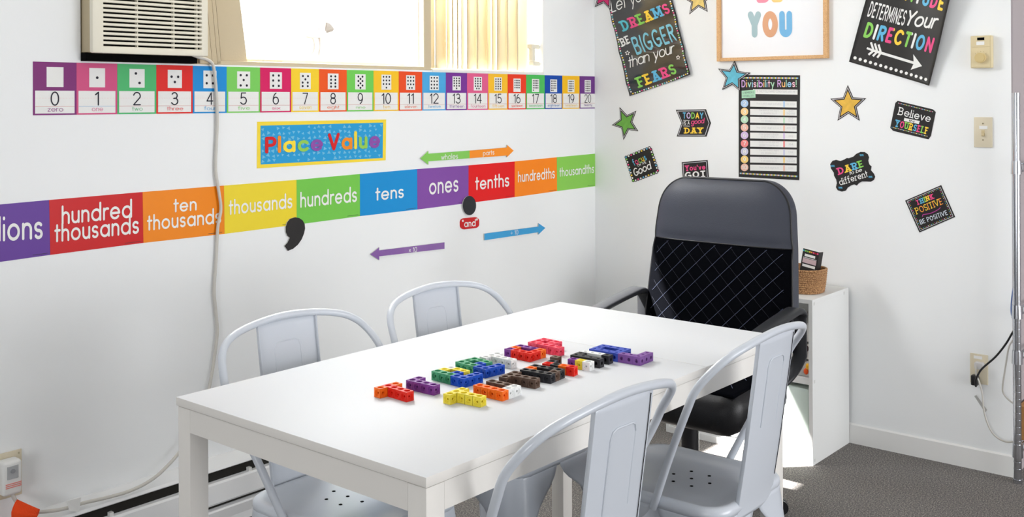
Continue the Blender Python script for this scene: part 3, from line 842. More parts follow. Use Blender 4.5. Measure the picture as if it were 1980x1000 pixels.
# Place Value title sign
s = Sheet('A', 0.0014)
s.body([(497.1, 235.6), (746.2, 231.1), (745.3, 310), (496.5, 325.6)], mat((248, 220, 62), 0.45))
inner = [(503.1, 243.1), (740.2, 237.1), (739.3, 305.5), (503.4, 318.1)]
s.poly(inner, mat((34, 158, 216), 0.45), 1)
tri = mat((112, 190, 226), 0.45)
rnd = random.Random(3)
for i in range(24):
    for j in range(7):
        cu = (i+.5+rnd.uniform(-.2, .2))/24; cv = (j+.5+rnd.uniform(-.2, .2))/7
        c = s.q(cu, cv, inner); a = rnd.uniform(0, 2*PI); r = rnd.uniform(3.0, 4.6)
        if not (.015 < cu < .985 and .06 < cv < .94): continue
        s.poly([(c[0]+r*math.cos(a+2*PI*k/3), c[1]+r*math.sin(a+2*PI*k/3)) for k in range(3)], tri, 2)
pvcol = [INK['red'], mat((246, 142, 30), .5), mat((250, 224, 60), .5), mat((150, 206, 84), .5), mat((140, 78, 168), .5)]
s.text(alt('Place'), (511.5, 297.0), (623.3, 291.5), 33.5, pvcol, 5, up=(0, -1), stroke=.27)
s.text(alt('Value'), (633, 291.5), (733.6, 286), 35, pvcol, 5, up=(0, -1), stroke=.27)
s.done('place_value_sign', 'yellow framed blue sign reading Place Value', 'sign')

# arrows
s = Sheet('A', 0.006)
g, o_ = mat((134, 206, 92), .45), mat((252, 148, 34), .45)
edge = mat((206, 206, 202), .6)
s.body([(810.7, 306.3), (826.3, 291.7), (826.3, 297.2), (905.8, 291.2), (978, 285.2), (978, 280), (991.1, 291.2), (978, 304.2), (978, 300.8), (905.8, 306), (826.3, 312), (826.3, 318.5)], g, edge)
s.poly([(905.8, 291.2), (978, 285.2), (978, 280), (991.1, 291.2), (978, 304.2), (978, 300.8), (905.8, 306)], o_, 1)
s.text('wholes', (850.7, 309.2), (883.2, 306.6), 11, M_WHITEINK, 2, up=(0, -1), stroke=.17)
s.text(alt('parts'), (931.6, 304), (953.6, 302), 12, M_WHITEINK, 2, up=(0, -1), stroke=.17)
s.done('double_arrow', 'green and orange double arrow reading wholes and parts', 'arrow')
s = Sheet('A', 0.006)
s.body([(714, 491.6), (731.2, 478), (731.2, 484), (857.5, 468.5), (857.5, 481), (731.2, 495.5), (731.2, 502.7)], mat((136, 92, 168), .22, coat=.6, bump=.3, bscale=30), edge)
s.text('\u00d7 10', (788.5, 489), (804, 487), 10, M_WHITEINK, 2, bold=.01, up=(0, -1))
s.done('times_ten_arrow', 'glossy purple arrow pointing left below the strip', 'arrow')
s = Sheet('A', 0.006)
s.body([(934.7, 451.6), (1039.2, 438), (1039.2, 431.5), (1052.5, 440.7), (1039.2, 453.5), (1039.2, 449), (934.7, 464.6)], mat((60, 162, 220), .45), edge)
s.text('\u00f7 10', (985.4, 455.2), (999.7, 453.4), 9.5, M_WHITEINK, 2, bold=.01, up=(0, -1))
s.done('divide_ten_arrow', 'blue arrow pointing right below the strip', 'arrow')
s = Sheet('A', 0.005)
pts = [(569, 420), (577, 421.5), (583.5, 426), (587.5, 433), (588.3, 442), (586, 452), (581.5, 463), (574.5, 473), (565, 481), (555, 485), (548.4, 475.5), (554.5, 468.5), (558.5, 459.5), (554, 456), (551, 449), (550.8, 439), (553.5, 430), (559, 423)]
s.body(pts, M_CHALK2, edge)
s.done('comma_cutout', 'black comma cutout under the thousands card', 'cutout')
s = Sheet('A', 0.007)
s.body([(905.3+13*math.cos(2*PI*k/28), 397.3+18.7*math.sin(2*PI*k/28)) for k in range(28)], mat((40, 42, 46), .5), edge)
s.done('decimal_point_cutout', 'round black decimal point cutout between ones and tenths', 'cutout')
s = Sheet('A', 0.003)
pp = []
for cx_, cy_, a0 in ((916, 427, -PI/2), (916, 434, 0), (899, 437, PI/2), (899, 429.5, PI)):
    pass
L = []
for cx_, cy_, a0 in ((917.5, 427.5, -PI/2), (917.5, 433.5, 0), (897, 436, PI/2), (897, 429.5, PI)):
    for k in range(6):
        a = a0+PI/2*k/5
        L.append((cx_+8.2*math.cos(a), cy_+7.6*math.sin(a)))
s.body(L, mat((206, 24, 28), .45))
s.text('\u201c'+alt('and')+'\u201d', (892, 440.0), (922.5, 437), 15, M_WHITEINK, 2, up=(0, -1), stroke=.2)
s.done('and_label', 'small rounded red label reading and', 'label')

# ================================================================== BACK WALL DECOR
def star(tips, colm, name_label, base=0.0014, inner=0.56):
    s = Sheet('B', base)
    cx_ = sum(p[0] for p in tips)/5; cy_ = sum(p[1] for p in tips)/5
    def ring(f):
        out = []
        for i in range(5):
            a, b = tips[i], tips[(i+1) % 5]
            out.append((cx_+(a[0]-cx_)*f, cy_+(a[1]-cy_)*f))
            mx_, my_ = (a[0]+b[0])/2, (a[1]+b[1])/2
            out.append((cx_+(mx_-cx_)*inner*f*1.0, cy_+(my_-cy_)*inner*f))
        return out
    s.body(ring(1.0), M_CHALK2)
    s.poly(ring(.90), mat((214, 210, 214), .5), 1)
    s.poly(ring(.83), M_CHALK2, 2)
    s.poly(ring(.70), colm, 3)
    return s.done('star_cutout', name_label, 'star', 'paper stars on the back wall')
GS = lambda c: mat(c, .45, var=.22, bscale=60, aniso=(3, 1, 1))
star([(1198.2, 207.4), (1230.6, 214.2), (1234.4, 253.8), (1205.9, 270.6), (1183, 242.1)], GS((112, 178, 74)), 'green paper star with grey outline on the back wall')
star([(1639.4, 164.5), (1675.1, 190), (1662.5, 233.5), (1619.6, 233.5), (1605.5, 190.9)], GS((228, 182, 72)), 'whole yellow paper star right of the divisibility poster')
star([(1350, -42), (1384, -12), (1368.4, 23), (1333, 28), (1318, -6)], GS((232, 204, 120)), 'pale yellow paper star cut off by the top picture edge')

M_POST = M_CHALK
# poster: let your dreams be bigger than your fears
s = Sheet('B', 0.002)
L = [(1175, -30), (1178, 12), (1183, 20), (1188, 45), (1191, 65), (1194, 82), (1200, 105), (1206, 130), (1212, 158), (1218.3, 186), (1245, 177), (1290, 163), (1339, 144.3), (1326, 95), (1312, 42), (1301, 0), (1294, -50)]
s.disp = lambda p: .005+.0028*math.sin(p[1]*.10+p[0]*.035)+.0012*math.sin(p[1]*.23-p[0]*.06)+.000006*max(0, p[0]-1290)**2
s.body_grid([(1168, -32), (1285, -66), (1339, 144.3), (1218.3, 186)], M_POST)
s.text('Let your', (1188, 33), (1268, 2), 34, M_WHITEINK, 3, stroke=.12, shear=.3, gap=.06)
tq = [INK['teal'], INK['pink'], INK['green'], INK['yellow'], INK['blue'], INK['pink']]
s.text('DREAMS', (1205, 62), (1299, 25), 21, tq, 3, stroke=.27, serif=True, gap=.2)
s.text('BE', (1204, 91.5), (1222, 83), 17, M_WHITEINK, 3, stroke=.26, serif=True)
s.text('BIGGER', (1233, 107), (1312, 78.5), 36, mat((128, 196, 216), .4), 3, stroke=.2, gap=.22)
s.text('than your', (1222, 138), (1312, 108), 29, M_WHITEINK, 3, stroke=.13, shear=.3, gap=.06)
s.text('FEARS', (1235.5, 171), (1312, 142), 21, [INK['green'], INK['yellow'], INK['blue'], INK['pink'], INK['green']], 3, stroke=.27, serif=True, gap=.2)
for c in ((1215.6, 102.6), (1314, 111.4)):
    for k in range(5):
        a = -PI/2+2*PI*k/5; b = a+2*PI/10; d = a+2*PI/5
        p = [(c[0]+4.4*math.cos(a), c[1]+4.4*math.sin(a)), (c[0]+2*math.cos(b), c[1]+2*math.sin(b)), (c[0]+4.4*math.cos(d), c[1]+4.4*math.sin(d))]
        s.line(p, .9, M_WHITEINK, 3)
dc = [INK['white'], INK['pink'], INK['white'], INK['teal'], INK['white'], INK['yellow'], INK['white'], INK['green']]
k = 0
lp = [(1183, 20), (1193.5, 64), (1202, 98), (1210, 131), (1222, 181)]
def along(pts, stepd):
    out = []; carry = 0
    for a, b in zip(pts[:-1], pts[1:]):
        L_ = math.hypot(b[0]-a[0], b[1]-a[1]); d = carry
        while d < L_:
            out.append((a[0]+(b[0]-a[0])*d/L_, a[1]+(b[1]-a[1])*d/L_)); d += stepd
        carry = d-L_
    return out
for p in along(lp, 4.5)+along([(1225, 181), (1289, 160), (1334, 142)], 4.6)+along([(1334, 138), (1322, 95), (1308, 42), (1298, 2), (1293, -20)], 4.5):
    s.disc(p, 1.5, dc[k % 8], 3, 7); k += 1
s.done('dreams_poster', 'tilted glossy black poster about dreams bigger than fears', 'poster')
star([(1174, -40), (1203, -16), (1181.5, 19.5), (1151.5, 13.5), (1141, -18)], GS((206, 44, 110)), 'pink paper star cut off at the top beside the corner', base=0.006)

# framed BE YOU print
fr = thing('picture_frame', 'light wood framed print reading BE YOU', 'picture')
bm = bmesh.new()
fx = -0.022
TLp, BRp = onB(1385.5, -150, fx), onB(1599.3, 115.4, fx)
ytl, ybr = onB(1385, 20, fx).y, onB(1599.5, 60, fx).y
zt, zb = 2.06, onB(1490, 115.8, fx).z
wv = 0.0185
def fbar(y0, y1, z0, z1): box(bm, fx, 0.0, y0, y1, z0, z1, bevel=0.0015)
fbar(ybr, ybr+wv, zb, zt); fbar(ytl-wv, ytl, zb, zt); fbar(ybr+wv, ytl-wv, zb, zb+wv*.8); fbar(ybr+wv, ytl-wv, zt-wv, zt)
fr.location = (0, (ytl+ybr)/2, zb)
finish('frame', rel(bm, fr), wood_mat((224, 180, 126), (198, 148, 94)), fr)
s = Sheet('B', 0.0, 0.0004, off=0.010)
zin = zb+wv*.8
bmc = bmesh.new(); box(bmc, -0.0095, -0.002, ybr+wv, ytl-wv, zin, zt-wv); finish('print_sheet', rel(bmc, fr), mat((238, 239, 243), .35), fr)
s.text('BE', (1463, 6), (1514, 4), 48, [mat((240, 150, 175), .5), mat((248, 214, 140), .5)], 1, stroke=.40, gap=.12)
s.text('YOU', (1446.5, 73), (1532, 72), 51, [mat((166, 192, 198), .5), mat((222, 166, 128), .5), mat((116, 182, 226), .5)], 1, stroke=.40, gap=.10)
bmesh.ops.translate(s.bm, verts=s.bm.verts[:], vec=-Vector(fr.location))
finish('lettering', s.bm, s.mats, fr, recalc=False)

# divisibility rules poster
s = Sheet('B', 0.002)
s.body([(1428.7, 145), (1547, 145.6), (1545.3, 348.4), (1428.7, 342)], M_CHALK2)
for v0 in (.965, .028):
    for k in range(58):
        s.rect(.02+k*.0165, v0, .02+k*.0165+.013, v0+.014, [INK['white'], INK['blue'], INK['orange'], INK['white'], INK['lilac'], INK['green'], INK['yellow']][k % 7], 1)
past = [mat(c, .5) for c in ((214, 170, 226), (248, 190, 120), (170, 220, 200), (160, 205, 235), (240, 190, 205), (180, 225, 190))]
s.text('Divisibility Rules!', (1434.5, 174), (1541, 173.5), 19.5, past, 3, stroke=.2)
s.rect(.235, .815, .965, .862, M_PAPER, 1)
s.text('IF THE FOLLOWING CONDITIONS ARE MET', s.q(.30, .832), s.q(.95, .832), 4.4, M_GREYINK, 2, bold=.01)
s.poly([(1434.5, 175.5), (1461, 173.5), (1461.5, 189), (1434.8, 190)], mat((176, 222, 192), .5), 2)
s.text('A NUMBER IS', (1436.5, 181.5), (1459, 180.5), 4, mat((90, 110, 100), .5), 3, bold=.01)
s.text('DIVISIBLE BY', (1437, 187.5), (1458, 187), 4, mat((90, 110, 100), .5), 3, bold=.01)
rc = [(178, 206, 236), (248, 212, 150), (190, 224, 194), (240, 190, 170), (214, 192, 230), (240, 140, 140), (206, 206, 228), (246, 212, 130), (240, 194, 174)]
cyp = [200.1, 216.0, 231.0, 246.6, 261.6, 277.4, 293.0, 308.2, 323.7]
rt = [['The LAST digit is EVEN'], ['The SUM of the digits', 'is divisible by 3'], ['The LAST TWO digits', 'are divisible by 4'], ['The LAST digit is 0 or 5'], ['If the number is divisible', 'by BOTH 2 AND 3'], ['DOUBLE the last digit and', 'SUBTRACT it from the rest'], ['The last THREE digits', 'are divisible by 8'], ['The SUM of the digits', 'is divisible by 9'], ['The LAST digit is 0']]
ex = [['134, 30,004'], ['321', '3+2+1=6'], ['2424', '24\u00f74=6'], ['405, 110'], ['342'], ['364'], ['5,104'], ['549', '5+4+9=18'], ['4,090']]
for i in range(9):
    y = cyp[i]
    s.disc((1440.2, y), 7.4, mat(rc[i], .5), 2, 18)
    s.text(str(i+2), (1437.6 if i < 8 else 1435.4, y+3.6), (1443 if i < 8 else 1445.4, y+3.7), 7.6, M_WHITEINK, 4, bold=.03)
    s.poly([(1451, y-5.6+.4), (1541, y-4.6+.8), (1541, y+7.2+.8), (1451, y+6.2)], M_PAPER, 1)
    s.poly([(1515, y-4.6), (1518.2, y-4.5), (1518.2, y+7.2), (1515, y+7.1)], mat(rc[i], .5), 2)
    rows = rt[i]
    for j, t in enumerate(rows):
        yy = y+3.0 if len(rows) == 1 else y+(-.2 if j == 0 else 5.2)
        hw_ = 24 if len(rows) == 1 and len(t) > 20 else (19 if len(t) > 18 else 15)
        s.text(t, (1487-hw_, yy), (1487+hw_, yy+.8), 4.6, M_GREYINK, 3, bold=0)
    for j, t in enumerate(ex[i]):
        yy = y+3.4 if len(ex[i]) == 1 else y+(.2 if j == 0 else 5.2)
        hw_ = 8 if len(t) > 6 else 4.5
        s.text(t, (1529.5-hw_, yy), (1529.5+hw_, yy+.3), 4.0, M_GREYINK, 3, bold=0)
s.done('divisibility_poster', 'upright black Divisibility Rules poster with nine white rows', 'poster')
star([(1421.2, 117.5), (1452.1, 140.7), (1432.9, 177.3), (1397.4, 173.7), (1389.7, 132.8)], GS((96, 184, 208)), 'blue paper star overlapping the divisibility poster corner', base=0.006)

# direction poster
s = Sheet('B', 0.002)
s.disp = lambda p: .002+.0015*math.sin(p[1]*.04)+.0000045*max(0, p[0]-1740)**2
s.body_grid([(1691, -60), (1851, -20), (1800, 166), (1642, 119.4)], M_CHALK3)
s.text('ATTITUDE', (1712, -10), (1829, 23), 30, [INK['blue'], INK['pink'], INK['yellow'], INK['green'], INK['white'], INK['blue'], INK['pink'], INK['yellow']], 3, stroke=.28, gap=.2)
s.text('DETERMINES', (1677.5, 32), (1748.5, 50.5), 31, M_WHITEINK, 3, stroke=.2, shear=.1, gap=.25)
s.text('Your', (1755, 50), (1819, 58), 31, M_WHITEINK, 3, stroke=.19, shear=.35, gap=.08)
s.text('DIRECTION', (1669.5, 72), (1806, 104), 31, [INK['green'], INK['white'], INK['blue'], INK['pink'], INK['yellow'], INK['green'], INK['white'], INK['blue'], INK['pink']], 3, stroke=.28, shear=.12, gap=.2)
s.line([(1690, 98), (1776, 124)], 5, M_WHITEINK, 3)
s.poly([(1767, 105), (1785, 128), (1762, 135), (1768, 123)], M_WHITEINK, 3)
for q_ in (0, 7, 14):
    s.line([(1690+q_, 98+q_*.3), (1685+q_*1.05, 82+q_*.3)], 4, M_WHITEINK, 3)
    s.line([(1690+q_, 98+q_*.3), (1680+q_*1.2, 106+q_*.4)], 4, M_WHITEINK, 3)
s.line([(1677, 93), (1692, 99)], 4, M_WHITEINK, 3)
for k in range(15):
    s.disc((1654+139*k/14, 112+41.6*k/14), 3.2, M_WHITEINK, 3, 10)
s.done('direction_poster', 'tilted black poster reading DETERMINES Your DIRECTION with white arrow', 'poster')

def card(name, outline, label, fn, base=0.0016):
    s = Sheet('B', base); s.body(outline, M_CHALK2); fn(s); return s.done(name, label, 'sign card', 'small motivational cards on the back wall')
def inset(pts, f):
    cx_ = sum(p[0] for p in pts)/len(pts); cy_ = sum(p[1] for p in pts)/len(pts)
    return [(cx_+(p[0]-cx_)*f, cy_+(p[1]-cy_)*f) for p in pts]
O1 = [(1307, 212.4), (1365.3, 211.3), (1374.8, 238), (1366.3, 264.3), (1308.8, 264), (1317.9, 238.1)]
def f1(s):
    q_ = inset(O1, .9); s.line(q_+[q_[0]], 1.2, mat((200, 200, 206), .5), 1)
    s.text('TODAY', (1320.7, 229.5), (1360.7, 229.5), 12, [INK['blue'], INK['lilac'], INK['green'], INK['yellow'], INK['blue']], 3, bold=.05)
    s.text('IS A', (1322.5, 241), (1334, 241), 6.5, M_WHITEINK, 3, bold=.04)
    s.line([(1321.5, 232.5), (1334.5, 233.5)], .8, M_WHITEINK, 3); s.line([(1321.5, 243.5), (1334.5, 244)], .8, M_WHITEINK, 3)
    s.text('good', (1337, 244.5), (1364.5, 241.5), 14, INK['pink'], 3, stroke=.19, shear=.25, gap=.05)
    s.text('DAY', (1322.4, 258.3), (1361.6, 258), 11.5, INK['yellow'], 3, stroke=.26, serif=True, gap=.2)
card('today_card', O1, 'arrow shaped card reading TODAY IS A good DAY', f1)
O2 = [(1211, 304), (1257.5, 285.2), (1272.8, 332), (1225.2, 350.2)]
def f2(s):
    k = 0
    cols = [INK['blue'], INK['white'], INK['pink'], INK['white'], INK['green'], INK['white'], INK['yellow'], INK['white']]
    for p in along(O2+[O2[0]], 5.4):
        s.disc(p, 3.0, M_CHALK2, 1, 10); s.disc(p, 1.7, cols[k % 8], 2, 8); k += 1
    s.text('focus', (1227, 321), (1252, 309), 13.5, [INK['blue'], INK['pink'], INK['green'], INK['yellow'], INK['blue']], 3, bold=.03)
    s.text('ON THE', (1234, 322.7), (1251, 315.5), 5, M_WHITEINK, 3, bold=.02)
    s.text('Good', (1229, 341.4), (1263.5, 325), 16, M_WHITEINK, 3, stroke=.19, shear=.25, gap=.05)
card('focus_card', O2, 'tilted dotted edge card reading focus ON THE Good', f2)
O3 = [(1318.5, 313.6), (1368.4, 309.4), (1372, 362), (1322, 366)]
def f3(s):
    q_ = inset(O3, .9); s.line(q_+[q_[0]], 1.1, mat((200, 200, 206), .5), 1)
    s.text("You've", (1325, 331.2), (1365, 328), 11, INK['pink'], 3, stroke=.26, serif=True, gap=.2)
    s.text('GOT', (1325.5, 345.5), (1365.5, 342), 12.5, M_WHITEINK, 3, stroke=.26, serif=True, gap=.2)
card('youve_got_card', O3, "card reading You've GOT half hidden behind the office chair", f3)
O4 = [(1605.5, 317.5), (1610, 311), (1617, 309), (1625, 311.5), (1634, 308), (1637.5, 305.5), (1641.5, 306), (1650, 303), (1656, 297.5), (1664, 293.8), (1672, 294), (1678, 298), (1680.5, 304), (1679, 311), (1681, 318), (1685.5, 322), (1684, 329), (1690, 336), (1692.3, 342), (1690, 348), (1684, 351.5), (1675, 351), (1667, 351), (1661, 354), (1657, 359), (1652, 356.5), (1646, 358.5), (1639, 363), (1636, 368.5), (1628, 370.5), (1620, 368), (1616.5, 362), (1618.5, 354), (1617, 347), (1613, 340), (1612.5, 334), (1607, 326)]
def f4(s):
    s.text('DARE', (1620.8, 339), (1671, 322.5), 14, [INK['pink'], INK['yellow'], INK['blue'], INK['green']], 3, stroke=.26, serif=True, gap=.2)
    s.text('to be', (1644, 338.5), (1668, 331), 7.5, M_WHITEINK, 3, stroke=.19, shear=.25, gap=.05)
    s.text('different', (1625, 359), (1680, 341.5), 13.5, M_WHITEINK, 3, stroke=.17, serif=True)
    for (cx_, cy_) in ((1611, 321), (1667, 300), (1626, 363), (1684, 342)):
        s.line([(cx_-4+k*.8, cy_+(2 if k % 2 else -2)) for k in range(10)], .7, INK['blue'], 3)
card('dare_card', O4, 'scalloped card reading DARE to be different', f4)
O5 = [(1736, 195), (1804, 211.5), (1809.5, 216.5), (1800, 263), (1795.4, 269.5), (1727, 253), (1721.6, 247), (1731.5, 199)]
def f5(s):
    cols = [INK['white'], INK['pink'], INK['white'], INK['blue'], INK['white'], INK['yellow'], INK['white'], INK['green']]
    for k, p in enumerate(along([(1738, 199.5), (1805, 216.5)], 2.6)+along([(1725, 246), (1795, 264)], 2.6)): s.disc(p, .9, cols[k % 8], 2, 6)
    s.text('Believe', (1735, 221.5), (1798.5, 237), 16, M_WHITEINK, 3, stroke=.17, serif=True)
    s.poly([(1749, 228), (1779, 234), (1777, 240), (1748, 234)], M_WHITEINK, 2)
    s.text('IN', (1758, 235), (1768, 237.2), 4, INK['black'], 3, bold=.02)
    s.text('YOURSELF', (1729, 244.5), (1793, 260), 14, [INK['blue'], INK['pink'], INK['green'], INK['yellow'], INK['blue'], INK['pink'], INK['green'], INK['yellow']], 3, stroke=.26, serif=True, gap=.2)
card('believe_card', O5, 'ticket shaped card reading Believe in YOURSELF', f5)
O6 = [(1750.4, 388), (1820, 358), (1847, 419.5), (1778, 449.5)]
def f6(s):
    q_ = inset(O6, .92); s.line(q_+[q_[0]], .9, mat((214, 214, 220), .5), 1)
    cols = [INK['white'], INK['pink'], INK['green'], INK['blue'], INK['yellow']]
    q2 = inset(O6, .85)
    for k, p in enumerate(along(q2+[q2[0]], 3.4)): s.disc(p, .8, cols[k % 5], 2, 6)
    s.text('THINK', (1774, 397), (1808, 383.5), 10, [INK['pink'], INK['blue'], INK['green'], INK['yellow'], INK['pink']], 3, stroke=.26, serif=True, gap=.2)
    s.text('POSITIVE', (1772.3, 415), (1824.5, 394.5), 13, [INK['yellow'], INK['orange']], 3, stroke=.17, serif=True)
    s.line([(1784, 419), (1785, 415), (1792, 414), (1800, 412.5), (1808, 409), (1815, 405), (1819, 401)], 1.6, mat((170, 60, 140), .5), 3)
    s.text('BE POSITIVE', (1780.5, 434.5), (1833.5, 415), 9.5, mat((206, 214, 224), .5), 3, bold=.04)
card('think_card', O6, 'square tilted card reading THINK POSITIVE BE POSITIVE', f6)

# thermostat, switch, outlet
tm = thing('thermostat', 'beige wall thermostat with round dial at the upper right', 'thermostat', (0, -1.79, 1.573))
bm = bmesh.new(); box(bm, -0.028, 0, -1.827, -1.753, 1.512, 1.633, bevel=0.003); finish('body', rel(bm, tm), M_IVORY, tm, smooth=40)
bm = bmesh.new(); box(bm, -0.0295, -0.028, -1.822, -1.758, 1.592, 1.629, bevel=0.0006); box(bm, -0.0295, -0.028, -1.822, -1.758, 1.516, 1.588, bevel=0.0006); finish('face_plate', rel(bm, tm), mat((220, 205, 166), .5), tm)
bm = bmesh.new(); cyl(bm, (0, 0), 0.019, 0, 0.012, 32); cyl(bm, (0, 0), 0.016, 0.012, 0.014, 32)
for v in bm.verts: v.co = Vector((-0.0295-v.co.z, -1.790+v.co.x, 1.550+v.co.y))
finish('dial', rel(bm, tm), mat((212, 190, 136), .4), tm, smooth=40)
bm = bmesh.new()
for a in (40, 65, 90, 115, 140):
    a = math.radians(a); y_, z_ = -1.79+.024*math.cos(a), 1.550+.024*math.sin(a)
    box(bm, -0.0302, -0.0295, y_-.001, y_+.001, z_-.001, z_+.001)
finish('dial_mark', rel(bm, tm), mat((150, 130, 90), .5), tm)
bm = bmesh.new(); box(bm, -0.031, -0.0295, -1.803, -1.778, 1.616, 1.626); finish('range_window', rel(bm, tm), M_DARK, tm)
bm = bmesh.new(); box(bm, -0.031, -0.0295, -1.803, -1.775, 1.598, 1.611); finish('maker_label', rel(bm, tm), M_PAPER, tm)
sw = thing('light_switch', 'ivory toggle light switch below the thermostat', 'switch', (0, -1.795, 1.27))
y1, y0 = onB(1884, 256).y, onB(1919.5, 256).y
z1, z0 = onB(1901, 226.6).z, onB(1901, 285).z
bm = bmesh.new(); box(bm, -0.006, 0, y0, y1, z0, z1, bevel=0.002); finish('plate', rel(bm, sw), M_IVORY2, sw, smooth=40)
ym, zm = (y0+y1)/2, (z0+z1)/2
bm = bmesh.new(); box(bm, -0.016, -0.005, ym-.004, ym+.004, zm-.014, zm-.002, bevel=0.002)
box(bm, -0.0068, -0.006, ym-.006, ym+.006, zm-.015, zm+.008)
finish('toggle', rel(bm, sw), mat((200, 184, 146), .45), sw)
for zz in (z1-.024, z0+.028):
    bm = bmesh.new(); cyl(bm, (0, 0), 0.003, 0, 0.0012, 10)
    for v in bm.verts: v.co = Vector((-0.006-v.co.z, ym+v.co.x, zz+v.co.y))
    finish('screw', rel(bm, sw), mat((150, 138, 108), .4, metal=.5), sw)
bm = bmesh.new(); box(bm, -0.0072, -0.006, ym-.016, ym+.013, zm+.012, zm+.024); finish('paper_label', rel(bm, sw), M_PAPER, sw)
ro = thing('outlet_plate', 'ivory outlet plate low on the back wall with two plugs', 'outlet', (0, -1.78, 0.35))
y1, y0 = onB(1876.5, 712).y, onB(1911, 716).y
z1, z0 = onB(1893, 684.5).z, onB(1893, 742).z
bm = bmesh.new(); box(bm, -0.006, 0, y0, y1, z0, z1, bevel=0.002); finish('plate', rel(bm, ro), M_IVORY2, ro, smooth=40)
bm = bmesh.new(); box(bm, -0.0072, -0.006, (y0+y1)/2-.012, (y0+y1)/2+.018, z1-.018, z1-.007); finish('paper_label', rel(bm, ro), M_PAPER, ro)
ym = (y0+y1)/2
# white plug and cord
wc = thing('white_cord', 'white cord plugged into the low outlet and looping to the shelf', 'cord', (-0.03, ym, 0.36))
bm = bmesh.new(); box(bm, -0.034, -0.0075, ym-.022, ym+.010, z1-.052, z1-.026, bevel=0.005); finish('plug', rel(bm, wc), mat((206, 204, 204), .4), wc, smooth=40)
bm = bmesh.new()
tube(bm, spline([onB(u, v, x) for u, v, x in ((1888, 703, -.03), (1887, 722, -.04), (1893, 738, -.042), (1899, 760, -.04), (1902, 790, -.04), (1908, 815, -.038), (1918, 836, -.035), (1932, 849, -.032), (1948, 855, -.035), (1962, 853, -.045), (1972, 845, -.05))], 5), 0.0032, 8)
finish('cable', rel(bm, wc), M_CORD, wc, smooth=60)
bm = bmesh.new(); pl = [onB(1884, 766, -.03), onB(1888, 764, -.034), onB(1909, 793, -.03), onB(1905, 798, -.026)]
bm.faces.new([bm.verts.new(p) for p in pl]); o = finish('tag', rel(bm, wc), mat((190, 190, 188), .6), wc); s_ = o.modifiers.new('t', 'SOLIDIFY'); s_.thickness = .001
# black plug and cord
bc = thing('black_cord', 'black cord rising from the low outlet to the shelf', 'cord', (-0.03, ym, 0.33))
bm = bmesh.new(); p = onB(1886, 733, -.01)
box(bm, -0.036, -0.0075, p.y-.014, p.y+.010, p.z-.02, p.z+.018, bevel=0.004); finish('plug', rel(bm, bc), M_BLACKPL, bc, smooth=40)
bm = bmesh.new()
tube(bm, spline([onB(u, v, x) for u, v, x in ((1887, 748, -.036), (1886, 738, -.044), (1891, 725, -.046), (1900, 712, -.045), (1925, 690, -.045), (1945, 665, -.045), (1958, 643, -.05), (1966, 632, -.06))], 5), 0.0036, 8)
finish('cable', rel(bm, bc), M_BLACKPL, bc, smooth=60)
bm = bmesh.new()
tube(bm, spline([onB(u, v, x) for u, v, x in ((1968, 650, -.05), (1957, 660, -.045), (1950, 675, -.04), (1945, 705, -.035), (1939, 745, -.032), (1940, 760, -.032), (1950, 773, -.035), (1962, 782, -.045))], 5), 0.003, 8)
o = finish('loose_cable', bm, M_CORD, smooth=60, loc=onB(1945, 705, -.035)); tag(o, 'pale grey cable looping beside the shelf post', 'cord')
bm = bmesh.new()
tube(bm, spline([onB(u, v, x) for u, v, x in ((1962, 540, -.04), (1957, 570, -.035), (1955, 600, -.034), (1958, 615, -.036), (1966, 625, -.045))], 5), 0.002, 8)
o = finish('loose_cable', bm, mat((40, 84, 150), .5), smooth=60, loc=onB(1955, 600, -.03)); tag(o, 'thin blue cable behind the shelf post', 'cord')

# ================================================================== WIRE SHELVING UNIT (right picture edge)
su = thing('wire_shelving_unit', 'chrome wire shelving unit at the right picture edge', 'shelving unit', (0.3, -2.1, 0))
pr = 0.0135
posts = [(-0.055, -1.918), (0.80, -1.918), (-0.02, -2.36), (0.80, -2.36)]
for (x, y) in posts[:2]:
    bm = bmesh.new(); cyl(bm, (x, y), pr, 0.012, 1.415, 20); cyl(bm, (x, y), pr+.0006, 1.405, 1.418, 20)
    z = 0.05
    while z < 1.39:
        cyl(bm, (x, y), pr+.0009, z, z+.0022, 20); z += 0.0254
    cyl(bm, (x, y), 0.016, 0.0, 0.014, 20)
    finish('post', rel(bm, su), M_CHROME, su, smooth=40)
for z in (1.145, 0.62, 0.455, 0.115):
    bm = bmesh.new()
    for (x, y) in posts[:2]: cyl(bm, (x, y), pr+.005, z-.022, z+.026, 20, r1=pr+.003)
    for dz in (0.012, -0.016):
        tube(bm, [(posts[0][0], -1.918, z+dz), (0.80, -1.918, z+dz)], 0.003, 8)
        tube(bm, [(0.80, -2.36, z+dz), (0.80, -1.918, z+dz)], 0.003, 8)
    for k in range(14):
        x = posts[0][0]+.05+k*.055
        tube(bm, [(x, -1.918, z+.014), (x, -1.99, z+.014)], 0.0018, 6)
    for k in range(20):
        x = posts[0][0]+.03+k*.038
        tube(bm, [(x, -1.916, z+.012), (x+.019, -1.916, z-.016), (x+.038, -1.916, z+.012)], 0.0016, 6)
    finish('wire_shelf', rel(bm, su), M_CHROME, su, smooth=40)
bm = bmesh.new(); box(bm, 0.03, 0.30, -1.925, -1.90, 0.132, 0.26, bevel=.003); o = finish('cardboard_box', bm, mat((178, 132, 82), .8, var=.1), loc=(0.16, -1.91, .132)); tag(o, 'brown cardboard box on the bottom wire shelf', 'box')

